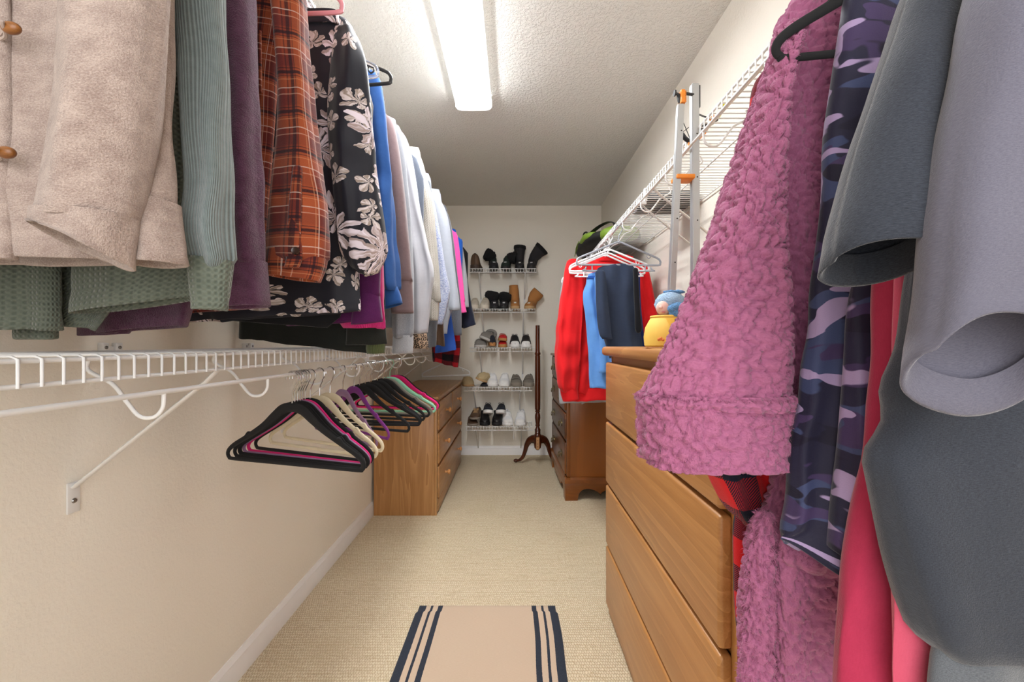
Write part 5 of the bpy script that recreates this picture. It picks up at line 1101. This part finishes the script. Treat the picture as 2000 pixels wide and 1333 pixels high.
cloth('body', [(-60, 1600, 1700), (-10, 1560, 1850), (70, 1518, 1860), (250, 1506, 1850), (450, 1508, 1850), (560, 1526, 1840), (750, 1530, 1840), (950, 1512, 1850), (1060, 1462, 1860), (1250, 1450, 1870), (1440, 1440, 1880)], .615, [.02, .03, .034, .034, .034, .032, .032, .034, .036, .038, .038], Mshe, g, x0=x0, fold=.012, seed=211, nf=15, hem=0, nu=250, dv=.0032, disp=DS, fuzz=8800)
cloth('front_band', [(1010, 1478, 1512), (1060, 1462, 1510), (1250, 1452, 1510), (1440, 1440, 1512)], .572, [.008, .012, .012, .012], Mshe, g, x0=x0, fold=.004, seed=212, nf=20, hem=0, fuzz=8800, flen=.008, nu=60, dv=.0045, disp=sherp(.005, .012, 4.4))
cloth('pocket', [(1078, 1520, 1090, 1664), (1110, 1512, 1122, 1666), (1250, 1512, 1668), (1440, 1508, 1672)], .566, [.012, .016, .018, .018], Mshe, g, x0=x0, fold=.006, seed=213, fuzz=9900, nf=16, hem=0, nu=150, dv=.0034, disp=DS)
cloth('pocket_band', [(1056, 1522, 1072, 1660), (1088, 1520, 1104, 1662)], .560, .018, Mshe, g, x0=x0, fold=.002, seed=214, fuzz=4400, hem=0, nu=90, dv=.004, disp=DS, bottom='dome')
cloth('sleeve', [(52, 1536, 1562), (72, 1522, 1560), (120, 1504, 1540), (200, 1478, 1522), (300, 1446, 1516), (400, 1411, 1515), (500, 1373, 1518), (600, 1336, 1526), (700, 1294, 1530), (775, 1260, 1530)], .565, [.012, .026, .036, .042, .044, .046, .048, .050, .052, .054], Mshe, g, x0=x0, fold=.013, seed=216, fuzz=35200, nf=15, hem=0, nu=250, dv=.0032, disp=DS)
cloth('cuff', [(772, 1258, 1532), (800, 1252, 1532), (850, 1253, 1532), (898, 1256, 905, 1532)], .565, [.060, .061, .061, .060], Mshe, g, x0=x0, fold=.006, seed=217, fuzz=17600, nf=15, hem=0, nu=250, dv=.0032, top='open', disp=DS)
cloth('cuff_roll', [(766, 1256, 1532), (780, 1249, 1532), (792, 1254, 1532)], .565, [.058, .066, .060], Mshe, g, x0=x0, fold=.004, seed=218, fuzz=8800, nf=15, hem=0, nu=220, dv=.003, top='open', bottom='none', disp=sherp(.0065, .011, 2.2))
# black hanger in front of robe
onehanger('velvet_hanger', 'black velvet hanger sticking out in front of the pink sherpa robe', (20, 20, 22), RXR+.012, .503, RZ-.060, -9, 'velvet', True)
# camo
Mcam = camo('purple_camo')
g = garment('camo_dress', 'purple camouflage print nightshirt hanging in front of the pink sherpa robe', 'dress', .43, .505, .82, gR)
cloth('body', [(-150, 1672, 1780), (0, 1655, 1790), (200, 1624, 1790), (400, 1604, 1790), (600, 1588, 1790), (800, 1566, 1780), (950, 1548, 1770), (1030, 1535, 1760), (1062, 1534, 1118, 1690)], .515, [.016, .02, .022, .022, .024, .026, .028, .028, .026], Mcam, g, x0=x0, fold=.012, seed=221, nf=24, hem=.02, nu=80)
cloth('front_fold', [(380, 1690, 1760), (600, 1660, 1760), (800, 1652, 1755), (1000, 1648, 1750), (1090, 1646, 1112, 1735)], .472, [.008, .015, .017, .018, .017], Mcam, g, x0=x0, fold=.010, seed=222, nf=26, hem=.02, nu=56)
# raspberry
Mras = fabric('raspberry_fleece', (178, 54, 84), 'knit', (150, 40, 68), .4, .8)
g = garment('raspberry_pants', 'raspberry red jersey pants beside the purple camouflage nightshirt', 'pants', .41, .445, .5, gR)
cloth('leg', [(480, 1722, 1840), (560, 1714, 1850), (700, 1706, 1860), (900, 1692, 1870), (1100, 1664, 1880), (1260, 1640, 1890), (1370, 1624, 1890)], .448, [.012, .018, .02, .022, .024, .025, .025], Mras, g, x0=x0, fold=.007, seed=231, nf=14, hem=0)
cloth('leg', [(540, 1750, 1860), (700, 1744, 1860), (900, 1745, 1870), (1370, 1748, 1880)], .412, [.008, .010, .011, .011], fabric('coral_jersey', (204, 88, 112), 'knit', (184, 72, 96), .4, .8), g, x0=x0, fold=.004, seed=232, nf=14, hem=0)
# charcoal tee
Mcha = heather('charcoal_jersey', (66, 70, 79), (41, 44, 51), .5, 350, 1500)
g = garment('charcoal_tee', 'dark charcoal t-shirt with a wide open sleeve', 'shirt', .45, .385, .8, gR)
cloth('body', [(-200, 1960, 2200), (0, 1850, 2250), (200, 1822, 2280), (400, 1802, 2300), (560, 1778, 2300), (680, 1765, 2300), (760, 1738, 2300), (830, 1744, 2300), (895, 1708, 2300), (930, 1712, 2300), (1000, 1728, 2300), (1120, 1758, 2300), (1240, 1798, 2300), (1264, 1820, 2300)], .395, [.02, .03, .032, .033, .034, .034, .034, .034, .034, .034, .034, .034, .034, .034], Mcha, g, x0=x0, fold=.007, seed=241, nf=12, hem=0, nu=72)
cloth('sleeve', [(-200, 1850, 1950), (-60, 1790, 1880), (60, 1752, 1852), (150, 1716, 1836), (250, 1686, 1824), (350, 1658, 1815), (430, 1636, 1810), (470, 1630, 480, 1806), (512, 1626, 520, 1802)], .352, [.012, .024, .028, .031, .034, .037, .040, .041, .041], Mcha, g, x0=x0, fold=.006, seed=242, tilt=.012, nf=16, hem=.018, nu=72)
g = garment('grey_velour_pants', 'smoky grey velour pants at the lower right behind the charcoal t-shirt', 'pants', .50, .43, .5, gR)
cloth('leg', [(1000, 1880, 2300), (1150, 1860, 2300), (1264, 1826, 2300), (1380, 1812, 2300)], .39, [.012, .014, .016, .016], heather('grey_velour', (112, 116, 122), (74, 78, 84), .6, 350, 1500), g, x0=x0, fold=.006, seed=243, nf=14, hem=0)
# lavender tee
Mlav = heather('lavender_grey_jersey', (112, 110, 123), (92, 91, 104), .4, 450, 1500); Mslb = heather('slate_blue_jersey', (70, 70, 92), (50, 50, 68), .3, 450, 1500)
g = garment('lavender_tee', 'lavender grey t-shirt with its short sleeve in front, nearest on the right rod', 'shirt', .42, .315, .95, gR)
cloth('sleeve', [(-200, 1960, 2060), (0, 1900, 2040), (150, 1876, 2030), (300, 1852, 2030), (450, 1832, 2036), (600, 1820, 2044), (650, 1816, 2048), (695, 1812, 745, 2050)], .300, [.012, .022, .025, .027, .029, .031, .032, .032], Mlav, g, x0=x0, fold=.006, seed=251, tilt=.035, nf=16, hem=.016, nu=72)
cloth('body', [(-200, 2020, 2400), (100, 1990, 2500), (400, 1975, 2500), (600, 1975, 2500)], .338, [.012, .018, .02, .02], Mslb, g, x0=x0, fold=.005, seed=252, nf=12, hem=.01)

# ---------------------------------------------------------------- clothes on the right rod, far
Mred = fabric('red_sweatshirt_fleece', (226, 38, 42), 'knit', (202, 26, 32), .15, .8)
g = garment('red_sweatshirt', 'bright red crew neck sweatshirt above the cherry chest', 'sweater', .53, 2.52, .76, gR)
cloth('body', [(504, 1170, 1234), (510, 1150, 1244), (522, 1112, 1262), (560, 1106, 1268), (650, 1112, 1266), (740, 1108, 1262), (764, 1104, 1260)], 2.53, [.012, .03, .05, .06, .065, .07, .06], Mred, g, x0=x0, fold=.026, seed=261, nf=20, hem=0, dv=.016, bottom='dome')
cloth('hem_band', [(758, 1106, 1260), (784, 1100, 774, 1256)], 2.53, .06, Mred, g, x0=x0, fold=.006, seed=262, top='open', hem=0)
cloth('sleeve', [(516, 1106, 1136), (530, 1102, 1142), (600, 1094, 1140), (660, 1087, 1136), (710, 1084, 1132), (750, 1087, 1128), (760, 1092, 1128)], 2.45, [.015, .04, .05, .052, .05, .045, .036], Mred, g, x0=x0, fold=.020, seed=263, nf=26, hem=0, dv=.016, bottom='dome')
cloth('cuff', [(756, 1093, 1128), (770, 1095, 1129), (784, 1099, 780, 1130)], 2.45, .032, Mred, g, x0=x0, fold=.004, seed=264, top='open', hem=0, dv=.01)
cloth('sleeve', [(516, 1240, 1258), (530, 1242, 1266), (600, 1250, 1280), (660, 1252, 1288), (720, 1252, 1284)], 2.50, [.015, .04, .045, .045, .04], Mred, g, x0=x0, fold=.010, seed=265, nf=26, hem=0, dv=.016)
cloth('collar', [(502, 1164, 1236), (512, 1162, 1240)], 2.52, [.045, .048], Mred, g, x0=x0, fold=.001, seed=266, top='open', hem=0, dv=.006)
g = garment('white_long_tee', 'white t-shirt with only its hem and side showing behind the red sweatshirt', 'shirt', .53, 2.70, .74, gR)
cloth('body', [(520, 1130, 1236), (560, 1096, 1262), (700, 1090, 1262), (788, 1092, 782, 1258)], 2.70, [.012, .02, .022, .022], Mwht, g, x0=x0, fold=.004, seed=267, dv=.03)
cloth('hem_corner', [(760, 1132, 1166), (790, 1136, 778, 1164)], 2.60, .008, Mwht, g, x0=x0, fold=.002, seed=271, dv=.015)
g = garment('navy_sweater', 'navy sweater with its shoulder showing left of the red sweatshirt', 'sweater', .53, 2.80, .9, gR)
cloth('body', [(520, 1130, 1230), (545, 1103, 1255), (600, 1100, 1256), (700, 1098, 1256)], 2.80, [.012, .02, .022, .022], Mnav, g, x0=x0, fold=.004, seed=268, dv=.03)
Mjea = fabric('light_blue_jeans', (108, 160, 222), 'denim', (84, 134, 204), .1)
g = garment('blue_jeans', 'light blue jeans folded over a white hanger, in front of the red sweatshirt', 'jeans', .50, 2.30, .83, gR)
cloth('leg', [(542, 1146, 1198), (556, 1144, 1200), (580, 1138, 1202), (640, 1146, 1210), (700, 1150, 1220), (758, 1152, 756, 1234)], 2.33, [.012, .022, .028, .03, .03, .03], Mjea, g, x0=x0, fold=.016, seed=271, nf=26, hem=.02, dv=.012, bottom='open')
cloth('leg', [(545, 1160, 1216), (600, 1166, 1230), (690, 1172, 1250), (728, 1170, 724, 1250)], 2.27, [.012, .018, .02, .02], Mjea, g, x0=x0, fold=.006, seed=272, hem=.02, dv=.015)
cloth('waistband', [(540, 1147, 1196), (545, 1146, 1197)], 2.325, .020, fabric('dark_denim', (40, 82, 160), 'denim'), g, x0=x0, fold=.002, seed=273, top='open', hem=0, dv=.006)
Mnp = fabric('navy_sport_knit', (52, 62, 82), 'knit', (40, 48, 66), .15, .5)
g = garment('navy_pants', 'dark navy track pants folded over a grey hanger above the tall dresser', 'pants', .50, 2.14, .98, gR)
cloth('leg', [(529, 1164, 526, 1240), (545, 1163, 1241), (600, 1166, 1242), (650, 1176, 1250), (700, 1190, 1256)], 2.14, [.010, .018, .024, .026, .027], Mnp, g, x0=x0, fold=.017, seed=281, nf=18, hem=0, dv=.012)
cloth('leg', [(534, 1163, 1182), (600, 1165, 1188), (650, 1170, 1194), (662, 1176, 1196)], 2.085, [.008, .012, .013, .010], Mnp, g, x0=x0, fold=.005, seed=282, hem=.02, dv=.012)
cloth('tied_strap', [(527, 1236, 1246), (600, 1239, 1250), (640, 1240, 1254), (648, 1242, 1252)], 2.10, .010, fabric('black_knit', (26, 26, 30), 'knit'), g, x0=x0, fold=.004, seed=283, hem=0, dv=.012, bottom='dome', nu=24)
g = garment('navy_leggings', 'dark blue leggings strip between the navy pants and red sweatshirt', 'pants', .56, 2.36, .98, gR)
cloth('leg', [(536, 1232, 1250), (600, 1238, 1252), (700, 1240, 1262)], 2.40, [.008, .014, .016], fabric('dark_blue_knit', (30, 44, 104), 'knit'), g, x0=x0, fold=.004, seed=284, dv=.02)
HZ = RZ-.060
gW = 'plastic hangers on the far part of the right rod'
onehanger('plastic_hanger', 'grey plastic hanger carrying the navy track pants', (150, 154, 164), RXR, 2.14, HZ, 3, 'bar', group=gW)
onehanger('plastic_hanger', 'white plastic hanger just behind the grey one on the right rod', (238, 238, 240), RXR-.01, 2.315, HZ, -3, 'bar', group=gW)
lw = 'white plastic hanger hook among the clothes on the far right rod'
pw = onehanger('plastic_hanger', lw, (240, 240, 242), RXR, 2.40, HZ, 2, 'tube', group='white hangers holding the far right clothes')
for Y in (2.46, 2.54, 2.68, 2.78): dup(pw, (RXR, Y, HZ), math.radians(random.uniform(-6, 6)), lw, 'white hangers holding the far right clothes')
